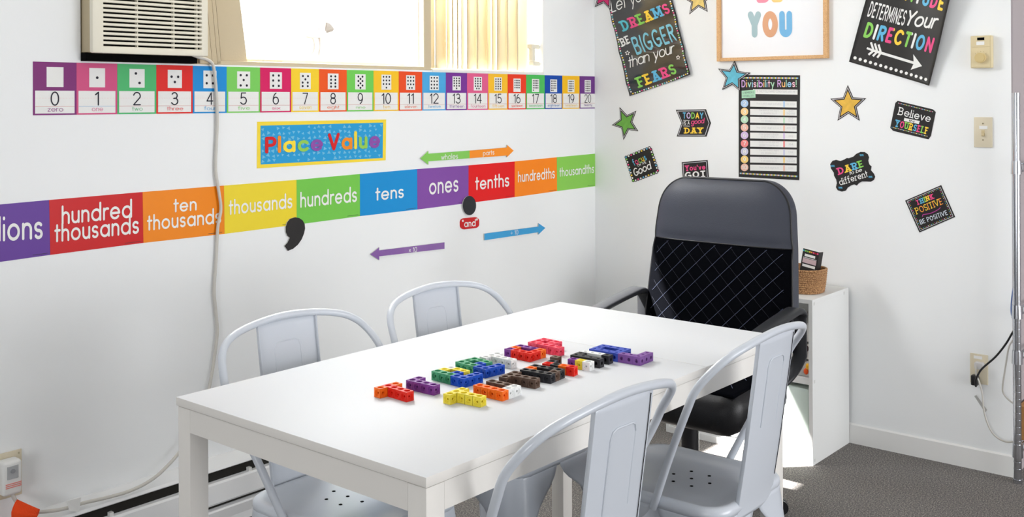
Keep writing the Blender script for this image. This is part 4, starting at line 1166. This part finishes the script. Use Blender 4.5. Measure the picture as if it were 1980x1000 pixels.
# ================================================================== TABLE
TZ = 0.752
tx0, tx1, txs = -2.861, -1.478, -1.898
ty0, ty1 = -1.690, -0.917
tb = thing('dining_table', 'long white rectangular table with a seam near its far end', 'table', ((tx0+tx1)/2, (ty0+ty1)/2, 0))
tt = 0.0185
def top_faces(bm):
    bm.normal_update()
    for f in bm.faces: f.material_index = 0 if f.normal.z > .5 else 1
bm = bmesh.new(); box(bm, tx0, txs-.0005, ty0, ty1, TZ-tt, TZ, bevel=.0012); top_faces(bm); finish('tabletop', rel(bm, tb), [M_TABLE, M_TABLEBODY], tb, smooth=40)
bm = bmesh.new(); box(bm, txs+.0005, tx1, ty0, ty1, TZ-tt, TZ, bevel=.0012); top_faces(bm); finish('extension_leaf', rel(bm, tb), [M_TABLE, M_TABLEBODY], tb, smooth=40)
lw = 0.046; e = 0.003; ah = 0.052
for x in (tx0+e, tx1-e-lw):
    for y in (ty0+e, ty1-e-lw):
        bm = bmesh.new(); box(bm, x, x+lw, y, y+lw, 0, TZ-tt-.0018, bevel=.0015); finish('leg', rel(bm, tb), M_TABLEBODY, tb, smooth=40)
for a in ((tx0+e+.0005, tx0+e+.02, ty0+e+lw, ty1-e-lw), (tx1-e-.02, tx1-e-.0005, ty0+e+lw, ty1-e-lw), (tx0+e+lw, tx1-e-lw, ty0+e+.0005, ty0+e+.02), (tx0+e+lw, tx1-e-lw, ty1-e-.02, ty1-e-.0005)):
    bm = bmesh.new(); box(bm, *a, TZ-tt-ah, TZ-tt-.0018); finish('apron', rel(bm, tb), M_TABLEBODY, tb)

# ================================================================== METAL CAFE CHAIRS
def leg_bm(sx, sy):
    bm = bmesh.new()
    R = .06; hs = .176
    def per(sl):   # point on rounded square perimeter, arc length from the corner middle
        q = R*PI/4
        if abs(sl) <= q:
            a = PI/4 + sl/R
            return (hs-R+R*math.cos(a), hs-R+R*math.sin(a))
        d = abs(sl)-q
        return (hs, hs-R-d) if sl < 0 else (hs-R-d, hs)
    prof = [(0, .158), (.03, .156), (.075, .146), (.12, .128), (.165, .104), (.22, .078), (.30, .056), (.42, .043), (.6, .036), (.8, .031), (1.0, .027)]
    rows = []
    N = 18
    for t, L in prof:
        z = .427*(1-t)
        sp = .050*t**1.1
        row = []
        for k in range(N+1):
            sl = L*(2*k/N-1)
            x, y = per(sl)
            rr = 1-.25*t
            # leg curls tighter around its corner toward the floor
            x = hs-(hs-x)*1.0; y = hs-(hs-y)*1.0
            row.append(bm.verts.new(((x+sp)*sx, (y+sp)*sy, z)))
        rows.append(row)
    for i in range(len(rows)-1):
        for k in range(N):
            f = (rows[i][k], rows[i][k+1], rows[i+1][k+1], rows[i+1][k])
            bm.faces.new(f)
    return bm
def make_chair(label, loc, rz):
    t = thing('cafe_chair', label, 'chair', loc, rz, 'white metal chairs around the table')
    # seat: y+ is the front of the chair
    bm = bmesh.new()
    def ring(hs, R, z, n=8):
        out = []
        for cx_, cy_, a0 in ((1, 1, 0), (-1, 1, PI/2), (-1, -1, PI), (1, -1, 3*PI/2)):
            for k in range(n+1):
                a = a0+PI/2*k/n
                out.append(bm.verts.new((cx_*(hs-R)+R*math.cos(a), cy_*(hs-R)+R*math.sin(a), z)))
        return out
    rings = [ring(.176, .06, .418), ring(.180, .064, .430), ring(.1795, .066, .440), ring(.174, .064, .4465), ring(.166, .060, .448), ring(.158, .056, .4455), ring(.148, .055, .440), ring(.11, .06, .4385), ring(.05, .03, .438)]
    for A, B in zip(rings[:-1], rings[1:]):
        n = len(A)
        for k in range(n): bm.faces.new((A[k], A[(k+1) % n], B[(k+1) % n], B[k]))
    bm.faces.new(rings[-1])
    seat = finish('seat', bm, M_CHAIR, t, smooth=50)
    so = seat.modifiers.new('t', 'SOLIDIFY'); so.thickness = .0015
    for i in range(7):
        if i == 6: c = (0, 0)
        else: c = (.052*math.cos(PI/6+i*PI/3), .052*math.sin(PI/6+i*PI/3))
        bm = bmesh.new(); cyl(bm, c, .0045, .4382, .4388, 12); finish('drain_hole', bm, M_DARK, seat)
    for sx in (-1, 1):
        for sy in (-1, 1):
            lg = finish('leg', leg_bm(sx, sy), M_CHAIR, t, smooth=50)
            so = lg.modifiers.new('t', 'SOLIDIFY'); so.thickness = .002; so.offset = -1 if sx*sy > 0 else 1
    # tubular back hoop
    h = [(.182, 0, .420), (.214, -.066, .565), (.242, -.128, .690), (.243, -.157, .748), (.212, -.203, .806), (.140, -.230, .835), (0, -.240, .849)]
    pts = h + [(-x, y, z) for x, y, z in h[-2::-1]]
    bm = bmesh.new(); tube(bm, spline(pts, 8), .0095, 14); finish('back_hoop', bm, M_CHAIR, t, smooth=60)
    # sheet metal back splat
    bm = bmesh.new()
    prof = spline([(0, -.178, .405), (0, -.181, .435), (0, -.190, .49), (0, -.203, .57), (0, -.217, .67), (0, -.230, .76), (0, -.241, .845)], 4)
    rows = []; n = 8
    for i, p in enumerate(prof):
        f = i/(len(prof)-1)
        hw_ = .100-.012*math.sin(PI*min(1, f*1.0)) if f < .12 else .090+.003*f
        if f < .12: hw_ = .104-.014*f/.12
        row = [bm.verts.new((hw_*(2*k/n-1), p.y-.004*(1-(2*k/n-1)**2)+.002, p.z)) for k in range(n+1)]
        fl = [bm.verts.new((-hw_, p.y+.012, p.z))]; fr_ = [bm.verts.new((hw_, p.y+.012, p.z))]
        rows.append(fl+row+fr_)
    for i in range(len(rows)-1):
        for k in range(n+2): bm.faces.new((rows[i][k], rows[i][k+1], rows[i+1][k+1], rows[i+1][k]))
    sp = finish('back_splat', bm, M_CHAIR, t, smooth=35)
    so = sp.modifiers.new('t', 'SOLIDIFY'); so.thickness = .0018
    def sy_(x, z):
        for a, b in zip(prof[:-1], prof[1:]):
            if a.z <= z <= b.z: return a.y+(b.y-a.y)*(z-a.z)/(b.z-a.z)-.004*(1-(x/.09)**2)+.002
        return -.241
    for side in (-1, 1):
        bm = bmesh.new()
        emb = [(-.041, .62), (-.041, .70), (-.041, .766), (-.036, .780), (-.025, .785), (.025, .785), (.036, .780), (.041, .766)]+([(.041, .70), (.041, .62)] if side > 0 else [])
        tube(bm, [Vector((x, sy_(x, z)+.0006*side, z)) for x, z in [(a[0], a[1]) for a in emb]], .0022, 8)
        finish('emboss', bm, M_CHAIR, sp, smooth=60)
    for v_ in seat.data.vertices:
        if v_.co.y > 0: v_.co.y *= 1.27
    for lg in [c_ for c_ in t.children if c_.name.startswith('leg')]:
        for v_ in lg.data.vertices:
            if v_.co.y > 0: v_.co.y *= 1.27
    bm = bmesh.new()
    tube(bm, [Vector((.083, sy_(.083, z)-.0016, z)) for z in [.47+.045*k for k in range(9)]], .0009, 6)
    finish('splat_seam', bm, M_DARK, sp)
    return t
c1 = make_chair('white metal chair on the window side, nearer the picture left', (-2.456, -1.017, 0), PI)
def copy_thing(src, label, loc, rz):
    r = src.copy(); COL.objects.link(r); r.location = loc; r.rotation_euler = (0, 0, rz); r['label'] = label
    for ch in src.children:
        c_ = ch.copy(); COL.objects.link(c_); c_.parent = r
        for g_ in ch.children:
            d_ = g_.copy(); COL.objects.link(d_); d_.parent = c_
    return r
copy_thing(c1, 'white metal chair on the window side, nearer the room corner', (-1.912, -1.020, 0), PI)
copy_thing(c1, 'white metal chair in the foreground with its back to the camera', (-2.487, -1.617, 0), math.radians(-1.5))
copy_thing(c1, 'white metal chair in front of the black office chair seat', (-1.822, -1.601, 0), math.radians(.5))

# ================================================================== OFFICE CHAIR
oc = thing('office_chair', 'black high back office chair at the head of the table', 'chair', (-1.0, -1.125, 0))
CYo = -1.118
def xb(z): return -.745-(1.11-z)*.13
def hw(z):
    if z < .60: return .298-.02*((.60-z)/.07)**2
    if z < .88: return .298-.018*(z-.60)/.28
    if z < 1.0: return .280-.012*(z-.88)/.12
    t = (z-1.0)/.112; return .268-.10*(1-math.sqrt(max(0, 1-min(1, t)**2.4)))-.02*t
zb0, zt0 = .535, 1.112
def front(y, z, push=0):
    u = min(1, abs((y-CYo)/hw(z))); vz = (z-zb0)/(zt0-zb0)
    edge = max(0, 1-u**6)*max(0, 1-abs(2*vz-1)**10)
    x = xb(z)-.018-.030*edge
    if abs(z-.885) < .03: x += .008*(1-abs(z-.885)/.03)
    return x-push
bm = bmesh.new()
NZ, NY = 44, 22
zs = [zb0+(zt0-zb0)*(1-math.cos(PI*i/NZ))/2 for i in range(NZ+1)]
fr_, bk = [], []
for i, z in enumerate(zs):
    a, b = [], []
    for k in range(NY+1):
        u = math.sin(PI*(k/NY-.5))
        y = CYo+hw(z)*u*.998
        drop = .010*(u*u) if i == NZ else 0
        a.append(bm.verts.new((front(y, z), y, z))); b.append(bm.verts.new((xb(z)+.022+.010*(1-u**4), y, z)))
    fr_.append(a); bk.append(b)
for i in range(NZ):
    zc = (zs[i]+zs[i+1])/2
    for k in range(NY):
        inner = zc < .884 and 1 <= k < NY-1
        bm.faces.new((fr_[i][k], fr_[i][k+1], fr_[i+1][k+1], fr_[i+1][k])).material_index = 1 if inner else 0
        bm.faces.new((bk[i][k], bk[i+1][k], bk[i+1][k+1], bk[i][k+1]))
    bm.faces.new((fr_[i][0], fr_[i+1][0], bk[i+1][0], bk[i][0])); bm.faces.new((fr_[i][NY], bk[i][NY], bk[i+1][NY], fr_[i+1][NY]))
for k in range(NY):
    bm.faces.new((fr_[0][k], bk[0][k], bk[0][k+1], fr_[0][k+1])); bm.faces.new((fr_[NZ][k], fr_[NZ][k+1], bk[NZ][k+1], bk[NZ][k]))
back = finish('backrest', rel(bm, oc), [M_LEATHER, M_MESHFAB], oc, smooth=55)
# piping and headrest seam
bm = bmesh.new()
side1 = [(front(CYo+hw(z)*.985, z, -.001), CYo+hw(z)*.985, z) for z in zs[2:-1]]
topl = [(front(CYo+hw(zt0)*u, zt0-.002), CYo+hw(zt0)*u, zt0-.001) for u in [1-2*k/12 for k in range(0, 13)]]
side2 = [(front(CYo-hw(z)*.985, z, -.001), CYo-hw(z)*.985, z) for z in zs[2:-1]][::-1]
tube(bm, side1+topl+side2, .0035, 8)
tube(bm, [(front(CYo+hw(.885)*u, .885, .0), CYo+hw(.885)*u*.995, .885) for u in [1-2*k/16 for k in range(17)]], .0025, 8)
finish('piping', rel(bm, oc), M_BLACKPL, back, smooth=60)
# diagonal stitching on the lower back: "/" lines bold, "\" lines faint
bm = bmesh.new(); bm2 = bmesh.new()
def stitch(b_, sgn, off, r):
    pts = []
    for k in range(80):
        z = .50+(.878-.50)*k/79
        y = CYo+off-sgn*(z-.69)*1.02
        if abs(y-CYo) < hw(z)*.90: pts.append(Vector((front(y, z, .0006), y, z)))
    # broken into dashes
    if len(pts) > 2: tube(b_, pts, r, 5)
for k in range(-8, 9):
    stitch(bm, 1, k*.066, .0007); stitch(bm2, -1, k*.066+.02, .0006)
finish('stitching', rel(bm, oc), M_STITCH, back); finish('faint_stitching', rel(bm2, oc), mat((34, 36, 46), .7), back)
# seat cushion
bm = bmesh.new()
box(bm, -1.25, -.87, -1.43, -.825, .352, .492, bevel=.058, seg=5)
for v in bm.verts:
    d = max(0, (-1.12-v.co.x)/.16)
    v.co.z -= .035*d*d
    if v.co.x < -1.1: v.co.y = CYo+(v.co.y-CYo)*(1-.09*max(0, (-1.1-v.co.x)/.15)**2)
seat = finish('seat', rel(bm, oc), M_SEATLEATHER, oc, smooth=60)
bm = bmesh.new(); box(bm, -1.222, -.90, -1.40, -.855, .480, .4965, bevel=.007)
for v in bm.verts:
    d = max(0, (-1.12-v.co.x)/.16); v.co.z -= .035*d*d
finish('seat_panel', rel(bm, oc), M_MESHFAB, seat, smooth=50)
bm = bmesh.new()
for k in range(-6, 7):
    pts = [Vector((-1.20+.30*i/20, CYo+k*.075+(.31*i/20-.15)*.8, 0)) for i in range(21)]
    pts = [Vector((p.x, p.y, .4972-.035*max(0, (-1.12-p.x)/.16)**2)) for p in pts if -1.385 < p.y < -.87]
    if len(pts) > 2: tube(bm, pts, .0009, 5)
finish('seat_stitching', rel(bm, oc), M_STITCH, seat)
# looping armrests
for yy, nm in ((-1.430, 1), (-.805, 1)):
    bm = bmesh.new()
    path = [(-1.13, .652), (-1.06, .664), (-.98, .676), (-.90, .686), (-.855, .690), (-.828, .682), (-.817, .66), (-.815, .58), (-.815, .52), (-.822, .478), (-.85, .445), (-.91, .418), (-.98, .396), (-1.06, .382)]
    sp_ = spline([(x, yy, z) for x, z in path], 5)
    sec = []
    for i, p in enumerate(sp_):
        a = sp_[max(0, i-1)]; b = sp_[min(len(sp_)-1, i+1)]
        t = (b-a).normalized(); nn = Vector((-t.z, 0, t.x))
        f = i/(len(sp_)-1)
        wd = .029 if f < .45 else .024; th = .010 if f < .40 else .008
        if i == 0: wd, th = .022, .008
        dy = (-1 if yy < CYo else 1)
        sh = 0 if f < .6 else -(f-.6)/.4*.10*dy     # lower arm runs in under the seat
        sec.append([bm.verts.new(p+Vector((0, sh, 0))+Vector((0, wd*cc, 0))+nn*th*ss) for cc, ss in ((-1, -.5), (-.8, -1), (.8, -1), (1, -.5), (1, .5), (.8, 1), (-.8, 1), (-1, .5))])
    for A, B in zip(sec[:-1], sec[1:]):
        for k in range(8): bm.faces.new((A[k], A[(k+1) % 8], B[(k+1) % 8], B[k]))
    bm.faces.new(sec[0]); bm.faces.new(sec[-1][::-1])
    finish('armrest', rel(bm, oc), M_ARM, oc, smooth=50)
# column, star base, casters
bcx, bcy = -1.02, -1.125
bm = bmesh.new(); cyl(bm, (bcx, bcy), .030, .07, .30, 24); cyl(bm, (bcx, bcy), .014, .28, .35, 20); finish('gas_lift', rel(bm, oc), M_BLACKPL, oc, smooth=40)
bm = bmesh.new(); box(bm, bcx-.09, bcx+.09, bcy-.07, bcy+.07, .335, .366, bevel=.006); finish('tilt_mechanism', rel(bm, oc), M_BLACKPL, oc, smooth=40)
bm = bmesh.new(); tube(bm, [(bcx+.02, bcy, .33), (bcx-.02, bcy-.16, .325), (bcx-.02, bcy-.24, .32)], .005, 8); finish('lever', rel(bm, oc), M_CHROME, oc, smooth=60)
for k in range(5):
    a = math.radians(-58+72*k); ex_, ey_ = bcx+.30*math.cos(a), bcy+.30*math.sin(a)
    bm = bmesh.new()
    tube(bm, [(bcx, bcy, .095), (bcx+.1*math.cos(a), bcy+.1*math.sin(a), .09), (ex_, ey_, .066)], [.028, .024, .016], 10, flat=.7)
    lg = finish('base_arm', rel(bm, oc), M_BLACKPL, oc, smooth=50)
    bm = bmesh.new()
    for sgn in (-1, 1):
        r0 = bmesh.ops.create_cone(bm, cap_ends=True, segments=20, radius1=.024, radius2=.024, depth=.016)
        for v in r0['verts']:
            c0 = v.co.copy(); n_ = Vector((-math.sin(a), math.cos(a), 0)); f_ = Vector((math.cos(a), math.sin(a), 0))
            v.co = Vector((ex_, ey_, .0245))+f_*c0.x+Vector((0, 0, 1))*c0.y+n_*(c0.z+sgn*.012)
    cyl(bm, (ex_, ey_), .006, .03, .06, 10)
    finish('caster', rel(bm, oc), M_BLACKPL, lg, smooth=40)

# ================================================================== WHITE CABINET
kx0, kx1, ky0, ky1, kz = -.362, -.014, -1.272, -.62, .632
cb = thing('open_cabinet', 'low white open cabinet against the back wall behind the office chair', 'cabinet', (-.19, -.9, 0))
pt = .016
for y in (ky0, ky1-pt):
    bm = bmesh.new(); box(bm, kx0, kx1, y, y+pt, 0, kz-pt, bevel=.0008); finish('side_panel', rel(bm, cb), M_CAB, cb)
bm = bmesh.new(); box(bm, kx0, kx1, ky0, ky1, kz-pt, kz, bevel=.0008); finish('top_panel', rel(bm, cb), M_CAB, cb)
bm = bmesh.new(); box(bm, kx0+.004, kx1, ky0+pt, ky1-pt, .305, .330); finish('shelf', rel(bm, cb), M_CAB, cb)
bm = bmesh.new(); box(bm, kx0, kx1, ky0+pt, ky1-pt, 0.0, .026); finish('bottom_panel', rel(bm, cb), M_CAB, cb)
bm = bmesh.new(); box(bm, kx0+.002, kx1-.004, -1.075, -1.059, .026, .305); finish('divider', rel(bm, cb), M_CAB, cb)
bm = bmesh.new(); box(bm, kx1-.004, kx1, ky0+pt, ky1-pt, .026, kz-pt); finish('back_panel', rel(bm, cb), M_CAB, cb)
for x, y, z in ((-.345, ky0-.0006, .618), (-.06, ky0-.0006, .618), (-.345, ky0-.0006, .02), (-.345, ky0-.0006, .32)):
    bm = bmesh.new(); box(bm, x-.004, x+.004, y-.0008, y+.0007, z-.008, z+.004); finish('cam_cover', rel(bm, cb), mat((214, 214, 212), .4), cb)
# frosted bin in the lower right bay
bm = bmesh.new(); box(bm, kx0+.012, kx1-.02, -1.248, -1.082, .0265, .285, bevel=.006)
o = finish('storage_bin', bm, mat((214, 228, 220), .35), loc=(-.19, -1.165, .026), smooth=40); tag(o, 'pale greenish plastic bin in the lower right cabinet bay', 'bin')
# wire mesh basket in the lower left bay
wb = thing('wire_basket', 'white wire mesh basket in the lower left cabinet bay', 'basket', (-.2, -.85, .026))
bm = bmesh.new()
bx0, bx1, by0, by1 = kx0+.012, -.05, -1.04, -.65
for z in (.03, .12, .24): tube(bm, [(bx0, by0, z), (bx0, by1, z), (bx1, by1, z), (bx1, by0, z)], .0028, 6, closed=True)
finish('rim', rel(bm, wb), M_WHITEPL, wb, smooth=50)
bm = bmesh.new()
for k in range(26):
    y = by0+(by1-by0)*k/25; tube(bm, [(bx0, y, .03), (bx0, y, .24)], .0009, 4)
for k in range(11): z = .03+.21*k/10; tube(bm, [(bx0, by0, z), (bx0, by1, z)], .0009, 4)
o = finish('wire_mesh', rel(bm, wb), mat((120, 120, 120), .4), wb)
bm = bmesh.new(); box(bm, bx0+.02, bx1-.01, by0+.02, by1-.02, .0275, .18, bevel=.01)
o = finish('white_box', bm, mat((226, 228, 230), .6), loc=(-.2, -.8, .0275)); tag(o, 'white box standing inside the wire mesh basket', 'box')
# clear organiser with bright contents on the shelf
cl_ = thing('plastic_organizer', 'clear plastic drawer organizer on the cabinet shelf', 'organizer', (-.2, -1.15, .331))
for i, z in enumerate((.331, .398, .465)):
    bm = bmesh.new(); box(bm, kx0+.02, -.06, -1.25, -1.02, z, z+.058, bevel=.004); finish('drawer', rel(bm, cl_), mat((212, 210, 206), .3), cl_, smooth=40)
for (y, z, cc, nm) in ((-1.238, .352, (244, 96, 40), 'orange'), (-1.246, .372, (250, 186, 40), 'yellow'), (-1.24, .44, (60, 40, 44), 'dark')):
    bm = bmesh.new(); bmesh.ops.create_icosphere(bm, subdivisions=2, radius=.014)
    for v in bm.verts: v.co = Vector((kx0+.016+v.co.x*.4, y+v.co.y*.7, z+v.co.z*.9))
    o = finish('toy_piece', bm, mat(cc, .5), loc=(kx0+.016, y, z), smooth=60); tag(o, 'small %s toy piece in front of the organizer drawers' % nm, 'toy')

# rope basket and card pack on the cabinet
bc_ = thing('rope_basket', 'brown coiled rope basket on the white cabinet', 'basket', (-.205, -1.120, kz))
bm = bmesh.new()
bh = .094; nco = 11; rx, ry = .085, .130
def oval(f, a, z): 
    ca, sa = math.cos(a), math.sin(a)
    pw = .72
    return Vector((-.205+rx*f*math.copysign(abs(ca)**pw, ca), -1.120+ry*f*math.copysign(abs(sa)**pw, sa), z))
for k in range(nco):
    z = kz+.0052+k*(bh-.008)/(nco-1); f = .91+.09*(k/(nco-1))**.7
    tube(bm, [oval(f, 2*PI*i/48, z) for i in range(48)], .0052, 8, closed=True)
for f in (.78, .66, .54, .42, .3, .18):
    tube(bm, [oval(f, 2*PI*i/40, kz+.0052) for i in range(40)], .0054, 6, closed=True)
finish('coils', rel(bm, bc_), weave_mat(), bc_, smooth=60)
cp = thing('card_pack', 'small black box with coloured dots standing in the rope basket', 'box', (-.200, -1.185, kz+.052), 0)
bm = bmesh.new(); box(bm, -.016, .016, -.036, .036, .025, .115, bevel=.001); finish('carton', bm, M_CHALK2, cp)
cp.rotation_euler = (math.radians(8), math.radians(4), math.radians(-6))
bm = bmesh.new(); box(bm, -.0145, .0145, -.034, .034, .1151, .1156); finish('top_flap', bm, M_PAPER, cp)
for k, c_ in enumerate(['teal', 'green', 'green', 'yellow', 'orange', 'yellow', 'pink', 'red', 'pink']):
    pass
bm = bmesh.new()
mats_ = []
for k, c_ in enumerate(['teal', 'green', 'green', 'yellow', 'orange', 'pink', 'red', 'pink']):
    y = .031-k*.0088
    vs = box(bm, -.0168, -.0159, y-.003, y+.003, .104, .110, mi=k); mats_.append(INK[c_])
finish('dot_band', bm, mats_, cp)
bm = bmesh.new(); vs = box(bm, -.0168, -.0159, -.022, .024, .086, .096); box(bm, -.0168, -.0159, -.030, .030, .080, .082)
box(bm, -.0166, -.0159, -.03, .03, .060, .078, mi=1); box(bm, -.0168, -.0159, -.028, .028, .045, .055)
finish('label_print', bm, [M_WHITEINK, mat((206, 180, 186), .5)], cp)

# ================================================================== LINKING CUBES
S = .0212
def cube_mesh(colname, small):
    bm = bmesh.new(); h = .01055; n = 16
    faces = [((1, 0, 0), (0, 1, 0)), ((-1, 0, 0), (0, -1, 0)), ((0, 1, 0), (-1, 0, 0)), ((0, -1, 0), (1, 0, 0)), ((0, 0, 1), (1, 0, 0)), ((0, 0, -1), (1, 0, 0))]
    for fi, (nn, uu) in enumerate(faces):
        nn, uu = Vector(nn), Vector(uu); vv = nn.cross(uu)
        def sq(k, hh):
            a = 2*PI*k/n+PI/4*0
            c_, s_ = math.cos(a), math.sin(a); m_ = max(abs(c_), abs(s_)); return (c_/m_*hh, s_/m_*hh)
        if small: rs = [(.0044, 0), (.0042, .0008), (.0040, .008)]
        elif fi == 4: rs = [(.0074, 0), (.0070, .0006), (.0068, .009)]
        else: rs = [(.0074, 0), (.0070, .0014), (.0058, .0015), (.0054, .003), (.0026, .003), (.0024, .008)]
        bev = .0004
        o0 = [bm.verts.new(uu*sq(k, h-bev)[0]+vv*sq(k, h-bev)[1]+nn*h) for k in range(n)]
        oe = [bm.verts.new(uu*sq(k, h-bev*.3)[0]+vv*sq(k, h-bev*.3)[1]+nn*(h-bev*.3)) for k in range(n)]
        oo = [bm.verts.new(uu*sq(k, h)[0]+vv*sq(k, h)[1]+nn*(h-bev)) for k in range(n)]
        prevr = oo
        seqs = [oo, oe, o0]
        for r, d in rs: seqs.append([bm.verts.new(uu*r*math.cos(2*PI*k/n)+vv*r*math.sin(2*PI*k/n)+nn*(h-d)) for k in range(n)])
        for A, B in zip(seqs[:-1], seqs[1:]):
            for k in range(n): bm.faces.new((A[k], A[(k+1) % n], B[(k+1) % n], B[k]))
        bm.faces.new(seqs[-1])
    me = bpy.data.meshes.new('cube'); bm.normal_update(); bm.to_mesh(me); bm.free(); me.materials.append(C[colname])
    return me
_cm = {}
def cubes(label, p, ang, cells, small=False):
    a = math.radians(ang)
    t = thing('linking_cubes', label, 'linking cubes', (p[0], p[1], TZ), a, 'linking cube shapes on the table')
    for (i, j, cn) in cells:
        sm = small or cn in ('royal', 'violet')
        key = (cn, sm)
        if key not in _cm: _cm[key] = cube_mesh(cn, sm)
        o = bpy.data.objects.new('cube', _cm[key]); COL.objects.link(o); o.parent = t
        # i runs along the local x axis, j along local y
        o.location = (i*S, j*S, .0105)
    return t
def row(js, i0, cols): return [(i0+k, js, c_) for k, c_ in enumerate(cols)]
E_, R, PU, G, BL, YE, WH, BR, BK, PK, RO, VI = 'orange', 'red', 'purple', 'green', 'blue', 'yellow', 'white', 'brown', 'black', 'pink', 'royal', 'violet'
cubes('orange and red T of linked cubes nearest the table left side', (-2.5539, -1.2674), -93.8, [(0, -1, E_), (0, 1, E_)]+row(0, 0, [R]*4))
cubes('purple L of linked cubes right of the orange and red T', (-2.4879, -1.2763), -88.1, [(0, 1, PU)]+row(0, 0, [PU]*4))
cubes('green, yellow and blue linked cubes right of the purple L', (-2.3964, -1.2661), -92.4, row(0, 0, [G, G, G, BL, BL])+[(0, 1, YE), (0, 2, WH), (1, 2, YE), (2, 2, YE), (2, 1, BL), (4, 1, BL), (4, 2, BL)])
cubes('green ring with blue hook of linked cubes, without any yellow', (-2.2993, -1.2509), -95.4, row(0, 0, [G, G, G, BL, BL])+[(0, 1, G), (0, 2, G), (1, 2, G), (2, 2, G), (2, 1, BL), (4, 1, BL), (4, 2, BL)])
cubes('all white T of linked cubes behind the blue hooks', (-2.204, -1.2633), -91.4, [(0, -1, WH), (0, 1, WH)]+row(0, 0, [WH]*4))
cubes('all yellow T of linked cubes at the front', (-2.4922, -1.415), -86.2, [(0, -1, YE), (0, 1, YE)]+row(0, 0, [YE]*4))
cubes('U of orange, white and brown linked cubes right of the yellow T', (-2.4239, -1.4222), -89.9, row(0, 0, [E_]*4)+[(3, 1, WH), (3, 2, WH)]+row(2, 0, [BR]*3))
cubes('all brown T of linked cubes in front of the black ring', (-2.3132, -1.4163), -83.3, [(0, -1, BR), (0, 1, BR)]+row(0, 0, [BR]*4))
cubes('black ring of linked cubes with one orange cube', (-2.2576, -1.4171), -83.7, row(0, 0, [BK]*4)+[(0, 1, E_), (3, 1, BR)]+row(2, 0, [BK]*4))
cubes('red, black and orange bar of linked cubes beside the black ring', (-2.178, -1.4203), -80, row(0, 0, [R, BK, E_, R])+[(0, 1, BK)])
cubes('single dark brown cube behind the red, black and orange bar', (-2.118, -1.397), -82, [(0, 0, BR)], small=True)
cubes('ring of red, purple and orange linked cubes', (-2.1258, -1.2572), -90.3, row(0, 0, [PU, R, R, R])+[(0, 1, E_), (3, 1, R)]+row(2, 0, [PU, PU, PU, E_]))
cubes('all pink linked cubes shaped like a nine', (-2.0316, -1.2572), -92.2, row(0, 0, [PK]*5)+[(0, 1, PK), (2, 1, PK)]+row(2, 0, [PK]*3))
cubes('bar of three linked cubes, purple, yellow and white', (-2.107, -1.4432), -87.2, row(0, 0, [PU, YE, WH]))
cubes('black and white linked cubes behind the three cube bar', (-2.071, -1.424), -86, row(0, 0, [BK]*4)+[(0, 1, BK)]+row(2, 0, [WH, WH, WH, BK]), small=True)
cubes('blue ring with a violet hook of linked cubes, farthest right', (-1.9916, -1.4237), -87.3, row(0, 0, [RO]*4+[VI]*3)+[(0, 1, RO), (3, 1, RO)]+row(2, 0, [RO]*4)+[(6, 1, VI), (6, 2, VI)])
